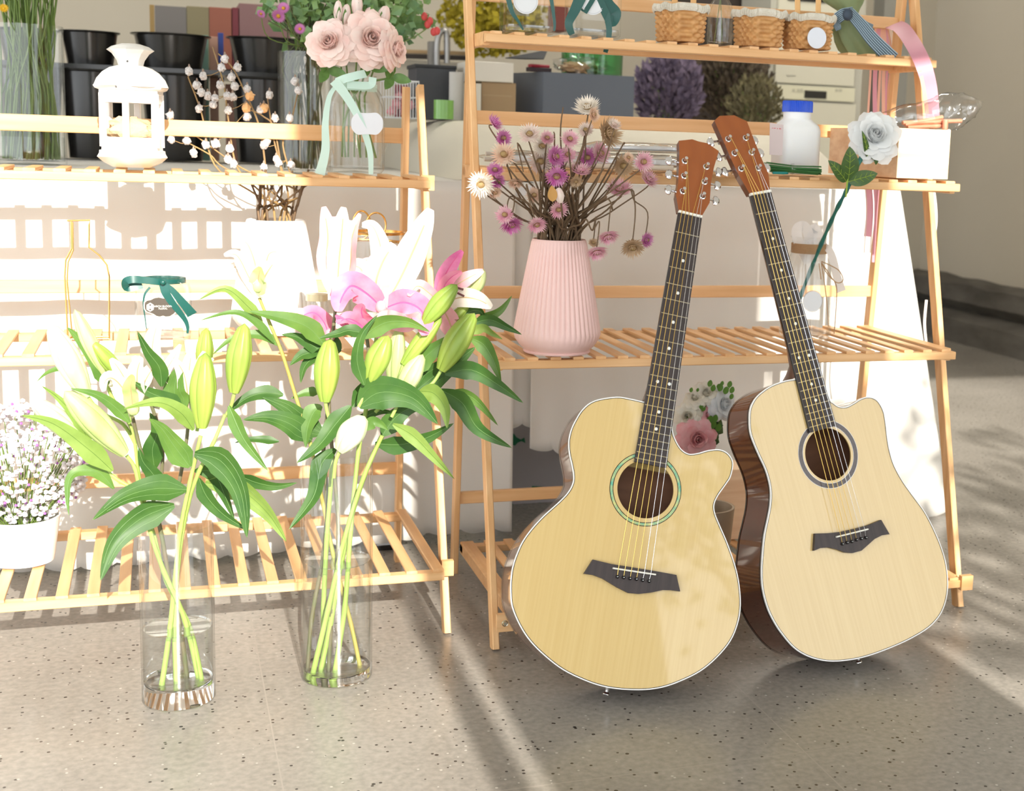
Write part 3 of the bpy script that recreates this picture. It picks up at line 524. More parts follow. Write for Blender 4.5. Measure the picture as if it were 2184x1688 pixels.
cbx.part('tape_strip', boxpx('', '', '', 1030, 202, 1092, 206, 1.4695, .002, None, build=False), mat('tape', (.42, .31, .18), .2))
zk = at(1060, 176, 1.47).z + .0008
wb = Thing('white_box', 'white flat box with its dark-lined lid half open', 'box', tuple(on(1050, 1.5, zk)))
m_ = boxpx('', '', '', 1003, 132, 1095, 175, 1.46, .18, None, z0=zk, build=False); wb.part('box_body', m_, C('box_white', .66, .62, .55))
p = [at(1080, 122, 1.44), at(1168, 108, 1.44), at(1160, 128, 1.46), at(1078, 126, 1.50)]; mb = MB(); mb.add([at(1078, 124, 1.46), at(1168, 107, 1.52), at(1160, 126, 1.46), at(1120, 126, 1.46)], [(0, 1, 2, 3)]); wb.part('lid', mb, SLATED, thick=.003)
gb = Thing('slate_box', 'large slate-blue box on the riser, wider than the other slate box', 'box', tuple(on(1220, 1.5, zr)))
a = on(1093, 1.62, zr); b = on(1157, 1.46, zr); c = on(1350, 1.46, zr); ht = at(1250, 158, 1.46).z - zr
mb = MB(); d = V((c.x + (a.x - b.x) * .4, 1.66, zr)); q = [a, b, c, d]; mb.add([p for p in q] + [p + V((0, 0, ht)) for p in q], [(0, 1, 5, 4), (1, 2, 6, 5), (2, 3, 7, 6), (3, 0, 4, 7), (4, 5, 6, 7), (3, 2, 1, 0)]); gb.part('box_body', mb, C('slate_blue', .105, .12, .15))
zg = zr + ht + .001
jar('glass_cylinder', 'green tinted glass cylinder on the large slate box', 'vase', 1262, 0, 132, 70, 1.56, zg, GREENG, [(0, .02), (.98, 0), (1, 1), (.97, 1), (.95, .05), (0, .05)])
mb = MB(); c = on(1235, 1.5, zg); rr = random.Random(5)
def crumple(mb, c, rx, ry, rz, amp, fr, n=28, m=14, seed=0):
    vs = []
    for i in range(m + 1):
        t = math.pi * i / m
        for k in range(n):
            a_ = 2 * math.pi * k / n; d_ = V((math.sin(t) * math.cos(a_), math.sin(t) * math.sin(a_), math.cos(t))); q = 1 + amp * (noise.noise(d_ * fr + V((seed, 0, 0))) + .5 * noise.noise(d_ * fr * 2.7 + V((0, seed, 0))))
            p_ = V((d_.x * rx * q, d_.y * ry * q, d_.z * rz * q)); p_.z = max(p_.z, -rz); vs.append(V(c) + p_)
    mb.add(vs, [(i * n + k, (i + 1) * n + k, (i + 1) * n + (k + 1) % n, i * n + (k + 1) % n) for i in range(m) for k in range(n)], True)
crumple(mb, c + V((0, 0, .017)), .055, .03, .017, .5, 3, seed=2); bgx = Thing('plastic_bag', 'clear bag of tan raffia lying on the large slate box', 'bag', tuple(c)); bgx.part('raffia', mb, C('raffia_tan', .42, .26, .13, .8))
mb = MB(); crumple(mb, c + V((.01, .0, .024)), .082, .036, .024, .5, 3, seed=8); bgx.part('film', mb, PLAST)
mb = MB(); c = on(1150, 1.5, zg); mb.bar(c + V((-.033, 0, .006)), c + V((.033, .01, .006)), .012, .03, (0, 0, 1)); rb = Thing('marker_case', 'small dark red case on the large slate box', 'case', tuple(c)); rb.part('case_body', mb, C('dark_case', .03, .015, .02)); mb = MB(); mb.bar(c + V((-.028, 0, .0165)), c + V((.028, .01, .0165)), .009, .026, (0, 0, 1), .003); rb.part('case_lid', mb, C('crimson', .30, .01, .03))
# cage with pink flowers
cg = Thing('bird_cage', 'small white wire cage with pink flowers inside', 'cage', tuple(on(852, 1.5, zr)))
c = on(852, 1.55, zr); w2 = 34 * S(c); h2 = 78 * S(c)
mb = MB()
for k in range(13):
    x = c.x - w2 + 2 * w2 * k / 12
    for yy in (c.y - .05, c.y + .05): mb.tube([(x, yy, zr), (x, yy, zr + h2)], .0013, 5)
for z in (.002, .55, .98):
    z = zr + h2 * z; mb.tube([(c.x - w2, c.y - .05, z), (c.x + w2, c.y - .05, z), (c.x + w2, c.y + .05, z), (c.x - w2, c.y + .05, z), (c.x - w2, c.y - .05, z)], .0018, 5)
cg.part('wire_frame', mb, WMET); mb = MB()
for k in range(5): crumple(mb, c + V((-.02 + .012 * k, .0, .02 + .018 * (k % 3))), .014, .014, .013, .7, 4, 12, 8, k)
for k, nm in ((0, 'x'),): cg.part('pink_blooms', mb, C('cage_pink', .62, .22, .25))
mb = MB(); mb.box((c.x - .01, c.y + .02, zr), (c.x + .03, c.y + .04, zr + h2 * .9)); cg.part('red_card', mb, C('wine_card', .22, .01, .03))
# grey arched machine behind and framed ledge
yy = 2.6; mb = MB(); A = lambda u, v: at(u, v, yy)
mb.tube(crom([A(932, 150), A(932, 95), A(938, 70), A(948, 66), A(953, 80), A(953, 135)], 4), 6.5 * S(A(940, 100)), 12); mh = Thing('metal_stand', 'grey metal stand with a bent handle behind the slate box', 'stand', tuple(A(935, 240))); mh.part('handle', mb, mat('brushed_grey', (.30, .29, .28), .3, .8))
mb = MB(); a = A(917, 100); b = A(934, 100); t = A(925, 88); mb.box((a.x, yy, .9), (b.x, yy + .05, t.z)); mh.part('upright', mb, C('grey_paint', .20, .19, .18))
mb = MB(); mb.box((A(905, 240).x, yy - .03, .0), (A(960, 240).x, yy + .08, .9)); mh.part('pedestal', mb, C('grey_paint_dark', .12, .115, .11))
yy = 3.0
mb = MB(); a = at(700, 108, yy); b = at(1010, 118, yy); mb.bar(a + V((0, 0, .006)), b + V((0, 0, .006)), .014, .02, (0, 0, 1)); fr = Thing('picture_board', 'pale board with tan and dark trim standing behind the cage', 'board', tuple(at(850, 240, yy))); fr.part('tan_trim', mb, C('tan_trim', .42, .28, .14))
mb = MB(); mb.bar(a + V((0, -.005, -.012)), b + V((0, -.005, -.012)), .018, .02, (0, 0, 1)); fr.part('dark_trim', mb, C('dark_trim', .03, .02, .015))
mb = MB(); mb.box((a.x, yy + .01, .0), (b.x, yy + .03, b.z - .03)); fr.part('panel', mb, C('cream_panel', .50, .45, .36))
# flowers at the back
def bush(name, label, cat, u, v, ru, rv, y, n, m, size, seed, kind='leafy', stem=None, asp=.45, dens=.8):
    rr = random.Random(seed); c = at(u, v, y); s = S(c); mb = MB(); root = at(u, v + rv, y)
    for k in range(n):
        while True:
            d = V((rr.uniform(-1, 1), rr.uniform(-1, 1), rr.uniform(-1, 1)))
            if d.length < 1: break
        p = c + V((d.x * ru * s, d.y * ru * s * dens, d.z * rv * s))
        if kind == 'tuft': q = ((p - root).normalized() + V((rr.uniform(-.5, .5), rr.uniform(-.5, .5), rr.uniform(-.3, .5)))).normalized()
        else: q = V((rr.uniform(-1, 1), rr.uniform(-1, 1), rr.uniform(-1, 1))).normalized()
        L = size * rr.uniform(.6, 1.3); nn = V((rr.uniform(-1, 1), -1, rr.uniform(-1, 1))).normalized(); sd = q.cross(nn).normalized() * L * asp; mid = p + q * L * .5 + nn * L * .12
        mb.add([p, mid - sd * .5, p + q * L, mid + sd * .5, mid - nn * L * .1], [(0, 1, 4), (1, 2, 4), (2, 3, 4), (3, 0, 4)])
    t = Thing(name, label, cat, tuple(root)); t.part('foliage' if stem is not None else 'dried_heads', mb, m)
    if stem == -1: stem = root.z
    if stem is not None:
        m2 = MB()
        for k in range(14):
            a_ = rr.uniform(-1, 1); m2.tube(crom([root + V((a_ * .1 * ru * s, 0, -stem)), root + V((a_ * .35 * ru * s, rr.uniform(-.3, .3) * ru * s, 0)), c + V((a_ * .7 * ru * s, rr.uniform(-.5, .5) * ru * s, rr.uniform(0, .5) * rv * s))], 3), .0016, 5)
        t.part('stems', m2, STEMG)
    return t
STEMG = mat('stem_green', (.16, .24, .05), .5, col2=(.10, .17, .03), vs=(60, 60, 12))
DF = 1
bush('dried_flowers', 'bunch of dried mauve flowers in front of the wall', 'flowers', 1425, 195, 72, 75, 2.5, 1500, mat('dried_mauve', (.20, .15, .21), .9, col2=(.10, .075, .12), vs=(30, 30, 30)), .035, 1, 'tuft', stem=-1)
bush('dried_flowers', 'bunch of dried brown grasses beside the cream cabinet', 'flowers', 1560, 165, 85, 110, 2.7, 1800, mat('dried_brown', (.13, .095, .06), .9, col2=(.05, .035, .025), vs=(30, 30, 30)), .035, 2, 'tuft', stem=-1)
bush('dried_flowers', 'bunch of dried olive sprigs behind the white bottle', 'flowers', 1610, 225, 60, 60, 2.35, 900, mat('dried_olive', (.19, .16, .075), .9, col2=(.09, .075, .04), vs=(30, 30, 30)), .025, 3, 'tuft', stem=-1)
bush('dried_flowers', 'hanging bunch of bright yellow dried blossoms by the rack top', 'flowers', 1050, 38, 115, 82, 2.9, 1500, mat('dried_yellow', (.42, .33, .012), .9, col2=(.22, .17, .01), vs=(30, 30, 30)), .03, 4, asp=.8)
mb = MB(); y5 = 3.1; a = at(1482, 60, y5); b = at(1642, 60, y5); mb.box((a.x, y5, 0), (b.x, y5 + .3, 1.6)); solo('dark_cabinet', 'dark brown cabinet behind the dried brown grasses', 'cabinet', mb, C('espresso', .035, .022, .016), (a.x, y5, 0))
# cream floor-standing air conditioner
CRE = C('cream_plastic', .56, .53, .42, .4); y6 = 2.75
ac = Thing('air_conditioner', 'tall cream floor-standing air conditioner with a dark display', 'air conditioner', tuple(on(1740, y6, 0)))
A6 = lambda u, v, dy=0: at(u, v, y6 + dy)
def acp(nm, u0, v0, u1, v1, dy, d, m, z0=None, z1=None):
    a = A6(u0, (v0 + v1) / 2, dy); b = A6(u1, (v0 + v1) / 2, dy); zt_ = A6((u0 + u1) / 2, v0, dy).z if z1 is None else z1; zb = A6((u0 + u1) / 2, v1, dy).z if z0 is None else z0
    mb = MB(); mb.box((a.x, y6 + dy, zb), (b.x, y6 + dy + d, zt_)); return ac.part(nm, mb, m)
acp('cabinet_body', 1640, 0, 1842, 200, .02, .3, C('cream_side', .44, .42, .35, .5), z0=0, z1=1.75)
acp('upper_panel', 1657, 0, 1826, 180, 0, .03, CRE, z1=1.7); acp('control_strip', 1656, 184, 1823, 214, -.006, .03, C('cream_strip', .60, .57, .42, .35)); acp('lower_panel', 1655, 218, 1823, 330, 0, .03, CRE, z0=.1)
acp('display', 1716, 194, 1763, 210, -.009, .01, BLACKP)
acp('vent_slot', 1680, -6, 1830, 6, -.004, .01, BLACKP)
mb = MB()
for k in range(4): mb.tube([A6(1678 + 5 * k, 160 + (k % 2), -.002), A6(1682 + 5 * k, 163 - (k % 2), -.002)], .0012, 4)
ac.part('brand_mark', mb, C('mark_grey', .2, .19, .17))
for u0 in (1690, 1700, 1707, 1782, 1790): acp('button', u0, 190, u0 + 6, 196, -.008, .006, C('button_%d' % u0, .42, .4, .3))
mb = MB(); mb.box((on(1842, 3.2, 0).x, 3.2, 0), (on(1898, 3.2, 0).x, 3.3, 2.6)); solo('wall_panel', 'narrow grey panel right of the cream air conditioner', 'panel', mb, C('grey_panel', .26, .25, .22), (on(1842, 3.2, 0).x, 3.2, 0))
# red-ruled sheet and dark red box glimpsed above the top shelf
boxpx('ruled_board', 'white board with thin red rules behind the top shelf', 'board', 1318, -30, 1392, 21, 2.0, .02, C('ruled_white', .68, .62, .56)); boxpx('gift_box', 'dark red box glimpsed between the two square jars', 'box', 1186, -10, 1212, 66, 2.0, .1, C('dark_red', .16, .03, .02))
# ------------------------------------------------------------------ things on the racks
def ribbon(mb, pts, w, side=None, tw=0, k=5):
    pts = crom(pts, k); m = len(pts); vs = []
    ws = w if hasattr(w, '__len__') else None
    for i, p in enumerate(pts):
        t = (pts[min(i + 1, m - 1)] - pts[max(i - 1, 0)]).normalized(); sd = V(side) if side else t.cross(CF); a = tw * i / (m - 1)
        sd = (sd - t * sd.dot(t)).normalized(); sd = (sd * math.cos(a) + t.cross(sd) * math.sin(a))
        ww = (ws[0] + (ws[1] - ws[0]) * i / (m - 1)) if ws else w
        vs += [p - sd * ww / 2, p + sd * ww / 2]
    return mb.add(vs, [(2 * i, 2 * i + 1, 2 * i + 3, 2 * i + 2) for i in range(m - 1)], True)
def petal(mb, c, ax, ang, r, tilt, w, cup=.35, curl=.2, n=5):
    """one cupped petal rising from c, leaning away from the axis by tilt"""
    ax = V(ax).normalized(); x = ax.orthogonal().normalized(); y = ax.cross(x); out = x * math.cos(ang) + y * math.sin(ang); sd = ax.cross(out)
    vs = []
    for i in range(n):
        b = i / (n - 1); th = tilt * (.35 + .65 * b) + curl * max(0, b - .6) * 3
        h = r * (math.sin(b * 1.5708)) ; q = c + (ax * math.cos(th) + out * math.sin(th)) * r * b + out * r * .10
        ww = w * r * math.sin(min(1.12, b * .95 + .12) * 2.15) ** .7
        for j in range(n):
            a = 2 * j / (n - 1) - 1
            vs.append(q + sd * ww * a - out * cup * ww * a * a - (ax * math.cos(th) + out * math.sin(th)) * r * b * b * .20 * a * a)
    mb.add(vs, [(i * n + j, i * n + j + 1, (i + 1) * n + j + 1, (i + 1) * n + j) for i in range(n - 1) for j in range(n - 1)], True)
def rose(c, r, ax, seed=0, layers=((3, .16, .36, .84), (4, .26, .40, .84), (5, .38, .46, .86), (6, .52, .50, .89), (7, .70, .52, .94), (8, .90, .52, .98), (8, 1.15, .52, 1.0))):
    rr = random.Random(seed); mb = MB(); ax = V(ax).normalized(); c = V(c) - ax * r * .45
    x = ax.orthogonal().normalized(); y = ax.cross(x)               # rolled heart of the flower
    mb.add([c + ax * (r * (.34 + (.58 - .10 * t / 30) * j / 7)) + (x * math.cos(t * .5) + y * math.sin(t * .5)) * r * (.02 + .30 * t / 30) * (1.0 - .18 * (j / 7) ** 3) for t in range(31) for j in range(8)], [(i * 8 + j, i * 8 + j + 1, (i + 1) * 8 + j + 1, (i + 1) * 8 + j) for i in range(30) for j in range(7)], True)
    for k, (n, t, w_, L) in enumerate(layers):
        a0 = rr.uniform(0, 6)
        for i in range(n): petal(mb, c, ax, a0 + 6.283 * i / n + rr.uniform(-.2, .2), r * (L * 1.06 + rr.uniform(-.05, .06)), t + rr.uniform(-.06, .06), w_, .5, .22 if k > 2 else .0)
    return mb
def leafpts(p, tip, w, up=(0, -1, 0), fold=.15, arc=0, n=9, m=5, prof=None):
    """leaf blade from p to tip, arc lifts its middle"""
    p = V(p); tip = V(tip); d = tip - p; L = d.length; upv = V(up); upv = (upv - d * upv.dot(d) / (L * L)).normalized(); sd = d.normalized().cross(upv); vs = []
    for i in range(n):
        b = i / (n - 1); c = p + d * b + upv * arc * 4 * b * (1 - b); ww = w / 2 * (prof(b) if prof else math.sin(math.pi * (b ** .8)) ** .75)
        for j in range(m):
            a = 2 * j / (m - 1) - 1; vs.append(c + sd * ww * a + upv * abs(a) * ww * fold)
    return vs, [(i * m + j, i * m + j + 1, (i + 1) * m + j + 1, (i + 1) * m + j) for i in range(n - 1) for j in range(m - 1)]
WENAM = mat('white_enamel', (.84, .82, .78), .35)
ZLT = .8735; ZLM = .5515; ZLB = .1455; ZRB = .0815; Z3 = .5525; Z2 = .8995; Z1 = 1.1555
# lantern
lc = on(284, .385, ZLT); s = S(lc); LT = Thing('lantern', 'white metal lantern with two open windows on the left rack', 'lantern', tuple(lc)); KL = .84; KZ = .93
hexx = V((0, -1, 0)) + V((-.18, 0, 0))
rot = lambda v: v
mb = MB(); mb.lathe([(0, .001), (.045, 0), (.066, .010), (.0785, .020), (.074, .027), (.073, .033), (.068, .034), (.068, .045), (0, .045)], lc, 6, x=hexx); LT.part('base', mb, WENAM)
mb = MB()
for k in range(6):
    a = 6.283 * k / 6; xx = hexx.normalized(); yv = V((0, 0, 1)).cross(xx); q = xx * math.cos(a) * .064 + yv * math.sin(a) * .064
    mb.bar(lc + q + V((0, 0, .04)), lc + q + V((0, 0, .146)), .013, .013, q)
    q2 = xx * math.cos(a + 1.047) * .064 + yv * math.sin(a + 1.047) * .064
    for z in (.050, .137): mb.bar(lc + q + V((0, 0, z)), lc + q2 + V((0, 0, z)), .019, .008, (0, 0, 1))
LT.part('window_frame', mb, WENAM)
mb = MB(); mb.lathe([(.066, .142), (.071, .146), (.071, .152), (.080, .155), (.0835, .160), (.078, .164)], lc, 6, x=hexx); dm = LT.part('cornice', mb, WENAM)
mb = MB(); mb.lathe([(.079, .160), (.072, .175), (.060, .188), (.045, .197), (.026, .202)], lc, 36); LT.part('dome', mb, WENAM)
mb = MB(); mb.lathe([(.026, .200), (.030, .212), (.040, .225), (.051, .232), (.040, .239), (.020, .2445), (0, .2455)], lc, 8, x=hexx); LT.part('cap', mb, WENAM, ang=20)
for (u, v) in ((304, 143), (270, 113), (296, 173), (241, 171), (250, 172)):
    p = at(u, v, lc.y - (.044 if v < 150 else .068)); mb = MB(); pts = [(.0035 * (1 if i % 2 else .42) * math.cos(i * 1.2566 / 2 + .3), .0035 * (1 if i % 2 else .42) * math.sin(i * 1.2566 / 2 + .3)) for i in range(10)]
    nn = (p - (lc + V((0, 0, .20 if v > 150 else .24)))); mb.add([p + V((a, -.001, b)) for a, b in pts], [tuple(range(10))]); LT.part('star_hole', mb, C('dark_gap', .05, .045, .045))
mb = MB(); sc = lc + V((0, 0, .0425 + .024)); crumple(mb, sc, .042, .024, .024, .35, 2.5, seed=3); solo('sea_sponge', 'tan sea sponge lying inside the white lantern', 'sponge', mb, mat('sponge_tan', (.62, .42, .24), .9, bump=1, bs=150), sc - V((0, 0, .024)))
for o_ in LT.o.children:
    for v_ in o_.data.vertices: v_.co.x *= KL; v_.co.y *= KL; v_.co.z *= KZ
# ribbed vases
def ribvase(label, uc, y, z0, hpx, wt, wb, m, name='ribbed_vase'):
    c = on(uc, y, z0); s = S(c); h = hpx * s; a = wt * s; b = wb * s
    pr = [(0, .003, 0), (b * .72, .003, 0), (b * .76, 0, 0), (b * .78, h * .012, 0), (b * .74, h * .022, 0), (b * .86, h * .06, 0), (b * .97, h * .12, 0), (b, h * .17, .6), (b * .985, h * .21, 1)]
    for k in range(1, 9): q = k / 9; pr.append((b * .985 + (a * 1.03 - b * .985) * q ** 1.02, h * (.21 + .73 * q), 1))
    pr += [(a * 1.02, h * .965, .5), (a, h * .99, 0), (a * .97, h, 0), (a * .9, h * .985, 0), (a * .9, h * .6, 0), (b * .8, h * .1, 0), (0, h * .05, 0)]
    mb = MB(); mb.lathe(pr, c, 288, rib=.0028, ribn=48); return solo(name, label, 'vase', mb, m, c), c, h
PINKC = mat('pink_ceramic', (.80, .55, .51), .5); WCER = mat('white_ceramic', (.84, .82, .79), .5)
_, pv, ph = ribvase('pink ribbed ceramic vase holding the dried strawflowers', 1187, az(1187, 750, Z3).y, Z3, 240, 57, 92, PINKC)
_, wv, wh = ribvase('white ribbed ceramic vase holding the berry twigs', 590, .425, ZLM, 238, 60, 92, WCER)
REFR = bpy.data.materials.new('solid_glass'); REFR.use_nodes = True; b_ = REFR.node_tree.nodes['Principled BSDF']; b_.inputs['Transmission Weight'].default_value = 1; b_.inputs['Roughness'].default_value = .02; b_.inputs['IOR'].default_value = 1.45; b_.inputs['Base Color'].default_value = (.98, .99, .99, 1)
WSURF = glassm('water_surface', (.90, .94, .93), (.66, .72, .72), .7, .03, .22)
# clear cylinder vases on the floor
def cylvase(label, c, r, h, base, wz, rock=False):
    T = Thing('glass_vase', label, 'vase', tuple(c))
    mb = MB(); mb.lathe([(0, .0), (r * .96, .0), (r, .004), (r, h - .002), (r - .0015, h), (r - .003, h - .001), (r - .003, base + .006), (r - .009, base), (0, base)], c, 72); T.part('glass_body', mb, GLASS)
    mb = MB(); mb.lathe([(0, .002), (r * .95, .002), (r - .003, .006), (r - .0035, base + .004), (r - .010, base - .001), (0, base - .001)], c, 48); T.part('thick_base', mb, REFR)
    mb = MB(); mb.lathe([(0, base + .002), (r - .0045, base + .008), (r - .0045, wz)], c, 64); wt_ = T.part('water', mb, WATER)
    mb = MB(); mb.lathe([(r - .0036, wz + .0035), (r - .005, wz + .0008), (r - .008, wz), (0, wz)], c, 64); T.part('water_surface', mb, WSURF, parent=wt_)
    return T
cv1 = V((-.559, -.081, 0)); cv2 = V((-.294, -.047, 0))
cylvase('shorter clear glass cylinder vase with a thick base, on the floor at left', cv1, .0590, .304, .032, .125)
cylvase('taller clear glass cylinder vase on the floor, nearer the guitars', cv2, .0612, .409, .016, .212)
# mint-ribboned jar
c = on(757, .40, ZLT); s = S(c); JR = Thing('glass_jar', 'clear glass jar with a mint ribbon and white tag, holding pink roses', 'jar', tuple(c)); r = 62 * s
mb = MB(); mb.lathe([(0, .004), (r * .9, 0), (r, .008), (r, .125), (r * .97, .142), (r * .85, .158), (r * .72, .168), (r * .68, .185), (r * .72, .19), (r * .66, .19), (r * .64, .17), (r * .94, .13), (r * .95, .01), (0, .008)], c, 56); JR.part('glass_body', mb, GLASS)
yj = c.y - r - .003; J = lambda u, v, d=0: at(u, v, yj + d)
mb = MB(); n = 40; mb.add([c + V((r * .74 * math.cos(6.283 * k / n), r * .74 * math.sin(6.283 * k / n), z)) for z in (.160, .174) for k in range(n)], [(k, (k + 1) % n, n + (k + 1) % n, n + k) for k in range(n)], True)
ribbon(mb, [J(716, 176, .02), J(735, 168), J(765, 160, -.005), J(780, 157)], .016); ribbon(mb, [J(795, 165, .0), J(788, 182, .002), J(740, 180)], .015)
ribbon(mb, [J(712, 172), J(735, 200), J(762, 245, -.002), J(780, 290), J(790, 330), J(791, 372)], [.019, .009]); ribbon(mb, [J(722, 178, .01), J(703, 205, .01), J(694, 260), J(694, 320), J(682, 372)], [.006, .02])
JR.part('ribbon', mb, MINT); mb = MB(); pts = []
for k in range(40): a = 6.283 * k / 40; ca_ = math.cos(a); sa_ = math.sin(a); pts.append((783 + 34 * math.copysign(abs(ca_) ** .7, ca_), 264 - 24 * math.copysign(abs(sa_) ** .7, sa_) * (1 + .06 * math.cos(6 * a))))
q = [J(u, v, -.002) for u, v in pts]; mb.add(q, [tuple(range(40))]); JR.part('paper_tag', mb, C('tag_white', .74, .76, .8), thick=.0008)
ROSEP = mat('blush_petal', (.93, .66, .60), .6, col2=(.95, .82, .76), vs=(40, 40, 40), trans=.25); LEAFG = mat('rose_leaf', (.09, .19, .045), .45, col2=(.14, .28, .07), vs=(60, 60, 60), trans=.2)
for k, (u, v, rp, a, l) in enumerate(((702, 90, 40, (-.35, -1, .25), 'pale pink open rose, left of three in the mint-ribboned jar'), (790, 82, 47, (.1, -1, .15), 'pale pink open rose, largest, middle of three in the mint-ribboned jar'), (842, 106, 34, (.9, -.7, .1), 'pale pink open rose, right of three in the mint-ribboned jar'))):
    p = at(u, v, .36); T = Thing('rose', l, 'flower', tuple(p)); T.part('bloom', rose(p, rp * S(p) * 1.25, a, k), ROSEP)
    mb = MB(); mb.tube(crom([p + V((0, .015, -.01)), p + V((0, .03, -.05)), c + V((.012 * (k - 1), 0, .17)), c + V((-.02 * (k - 1), .0, .10)), c + V((-.03 * (k - 1) + .01, -.01, .03))], 4), .0022, 7); T.part('stem', mb, STEMG)
    mb = MB(); b = p + V((0, .03, -.05))
    for e in range(3): mb.add(*leafpts(b, b + V((.035 * math.cos(e * 2.1), -.02, .02 * math.sin(e * 2.1) - .01)), .02), True)
    T.part('leaves', mb, LEAFG)
def budm(p, tip, w, lobes=3, n=12, m=14, open_=0):
    p = V(p); tip = V(tip); d = tip - p; L = d.length; prof = []
    mb = MB(); ax = d.normalized()
    for i in range(m + 1):
        b = i / m; rr = w / 2 * (math.sin(math.pi * min(.97, (b * .86 + .10)) ** 1.15) ** .62 if b < .55 else math.cos((b - .45) / .55 * 1.36) ** .8 * 1.02)
        prof.append((max(rr, .0003) if i < m else 0, L * b))
    x = ax.orthogonal().normalized(); y = ax.cross(x); vs = []; n = 48
    for r_, z in prof:
        for k in range(n): a = 6.283 * k / n; q = r_ * (1 + .10 * math.cos(lobes * a) - .10 * abs(math.cos(lobes * a)) ** 14); vs.append(p + ax * z + x * q * math.cos(a) + y * q * math.sin(a))
    mb.add(vs, [(i * n + k, i * n + (k + 1) % n, (i + 1) * n + (k + 1) % n, (i + 1) * n + k) for i in range(m) for k in range(n)] , True); return mb
for k, (u0, v0, u1, v1, w) in enumerate(((722, 50, 722, 0, 18), (735, 55, 741, 8, 20), (763, 42, 762, -18, 22), (792, 45, 788, 15, 22), (812, 60, 825, 12, 26))):
    y = .40; p = at(u0, v0, y); T = Thing('rose_bud', ['pale pink rosebud, leftmost above the open roses', 'pale pink rosebud, second from left above the open roses', 'tall pale pink rosebud above the middle rose', 'white-grey rosebud behind the middle rose', 'plump pale pink rosebud, rightmost above the open roses'][k], 'flower', tuple(p))
    T.part('bud', budm(p, at(u1, v1, y), w * S(p) * 1.1), ROSEP); mb = MB()
    for e in range(4): a = e * 1.57; mb.add(*leafpts(p - V((0, 0, .004)), p + V((.012 * math.cos(a), .012 * math.sin(a), .032)), .010, (math.cos(a), math.sin(a), 0)), True)
    T.part('sepals', mb, LEAFG); mb = MB(); mb.tube([p, p + V((0, 0, -.04)), c + V((.01 * (k - 2), .01, .15)), c + V((.012 * (k - 2), .01, .03))], .0018, 6); T.part('stem', mb, STEMG)
# eucalyptus and daisies in the tall vase behind
EUC = mat('eucalyptus', (.14, .27, .15), .55, col2=(.27, .42, .12), vs=(12, 12, 12), trans=.2)
bq = bush('eucalyptus_bunch', 'big eucalyptus bunch behind the pink roses', 'foliage', 745, 25, 180, 95, 1.0, 800, EUC, .031, 21, 'leafy', stem=.0, asp=.8, dens=.6)
vb = on(652, .95, TZ + .001); mb = MB(); mb.lathe([(0, .004), (.062, 0), (.062, .28), (.059, .28), (.058, .008), (0, .008)], vb, 40); solo('glass_vase', 'tall clear glass vase full of stems behind the twigs', 'vase', mb, GLASS, vb)
mb = MB(); rr = random.Random(12)
for k in range(46):
    a = rr.uniform(0, 6.28); q = rr.uniform(.01, .05); e = rr.uniform(-150, 150); mb.tube(crom([vb + V((q * math.cos(a), q * math.sin(a), .012)), vb + V((q * .9 * math.cos(a + .6), q * .9 * math.sin(a + .6), .17)), vb + V((q * math.cos(a + 1), q * math.sin(a + 1), .27)), at(720 + e, 60 - rr.uniform(0, 60), .95)], 3), .0016, 5)
solo('greenery_bunch', 'dense green stems in the tall vase behind the twigs', 'stems', mb, mat('olive_stems', (.10, .12, .03), .6, col2=(.05, .05, .02), vs=(60, 60, 10)), vb + V((0, 0, .012)))
DAIS = mat('daisy_pink', (.56, .20, .46), .6, trans=.2); YEL = mat('daisy_centre', (.55, .30, .03), .8)
def daisy(name, label, u, v, y, rp, m, seed, n=22, group=None, nrm=None, core=YEL, stem=None):
    p = at(u, v, y); r = rp * S(p); rr = random.Random(seed); ax = V(nrm or (rr.uniform(-.5, .5), -1, rr.uniform(-.2, .6))).normalized(); x = ax.orthogonal().normalized(); yy_ = ax.cross(x); mb = MB()
    for ring_ in range(2):
        for k in range(n): a = 6.283 * (k + ring_ * .5) / n; d = x * math.cos(a) + yy_ * math.sin(a); mb.add(*leafpts(p + d * r * .2, p + d * r * (1 - .15 * ring_) + ax * r * (.15 + .2 * ring_), r * .22, ax, n=4, m=3), True)
    T = Thing(name, label, 'flower', tuple(p), group); T.part('petals', mb, m); mb = MB(); mb.ell(p + ax * r * .08, (r * .27,) * 3, 10, 6); T.part('centre', mb, core)
    if stem is not None: mb = MB(); mb.tube(crom([p, p + V((.02, .03, -.05)), stem], 4), .0012, 5); T.part('stem', mb, STEMG)
    return T
for k, (u, v, r, l) in enumerate(((593, 35, 17, 'purple-pink daisy at the left of the eucalyptus, lower of the touching pair'), (605, 18, 15, 'purple-pink daisy at the left of the eucalyptus, upper of the touching pair'), (556, 30, 11, 'small pink daisy, farthest left by the eucalyptus'), (640, 62, 13, 'purple daisy half hidden in the eucalyptus left of the roses'))):
    daisy('daisy', l, u, v, .86, r, DAIS, k, stem=at(650, 100, .93))
mb = MB(); RED = mat('coral_petal', (.72, .10, .10), .6, trans=.2)
for u, v in ((905, 35), (912, 52), (925, 68), (932, 66), (917, 45)): mb.ell(at(u, v, .93), (.008, .008, .010), 8, 6)
p = at(915, 55, .93); T = Thing('coral_flower', 'coral red flower spike at the right of the eucalyptus', 'flower', tuple(p)); T.part('blooms', mb, RED); mb = MB(); mb.tube(crom([at(903, 28, .93), p, at(860, 90, .95), at(760, 120, .95)], 4), .0015, 5); T.part('stem', mb, STEMG)
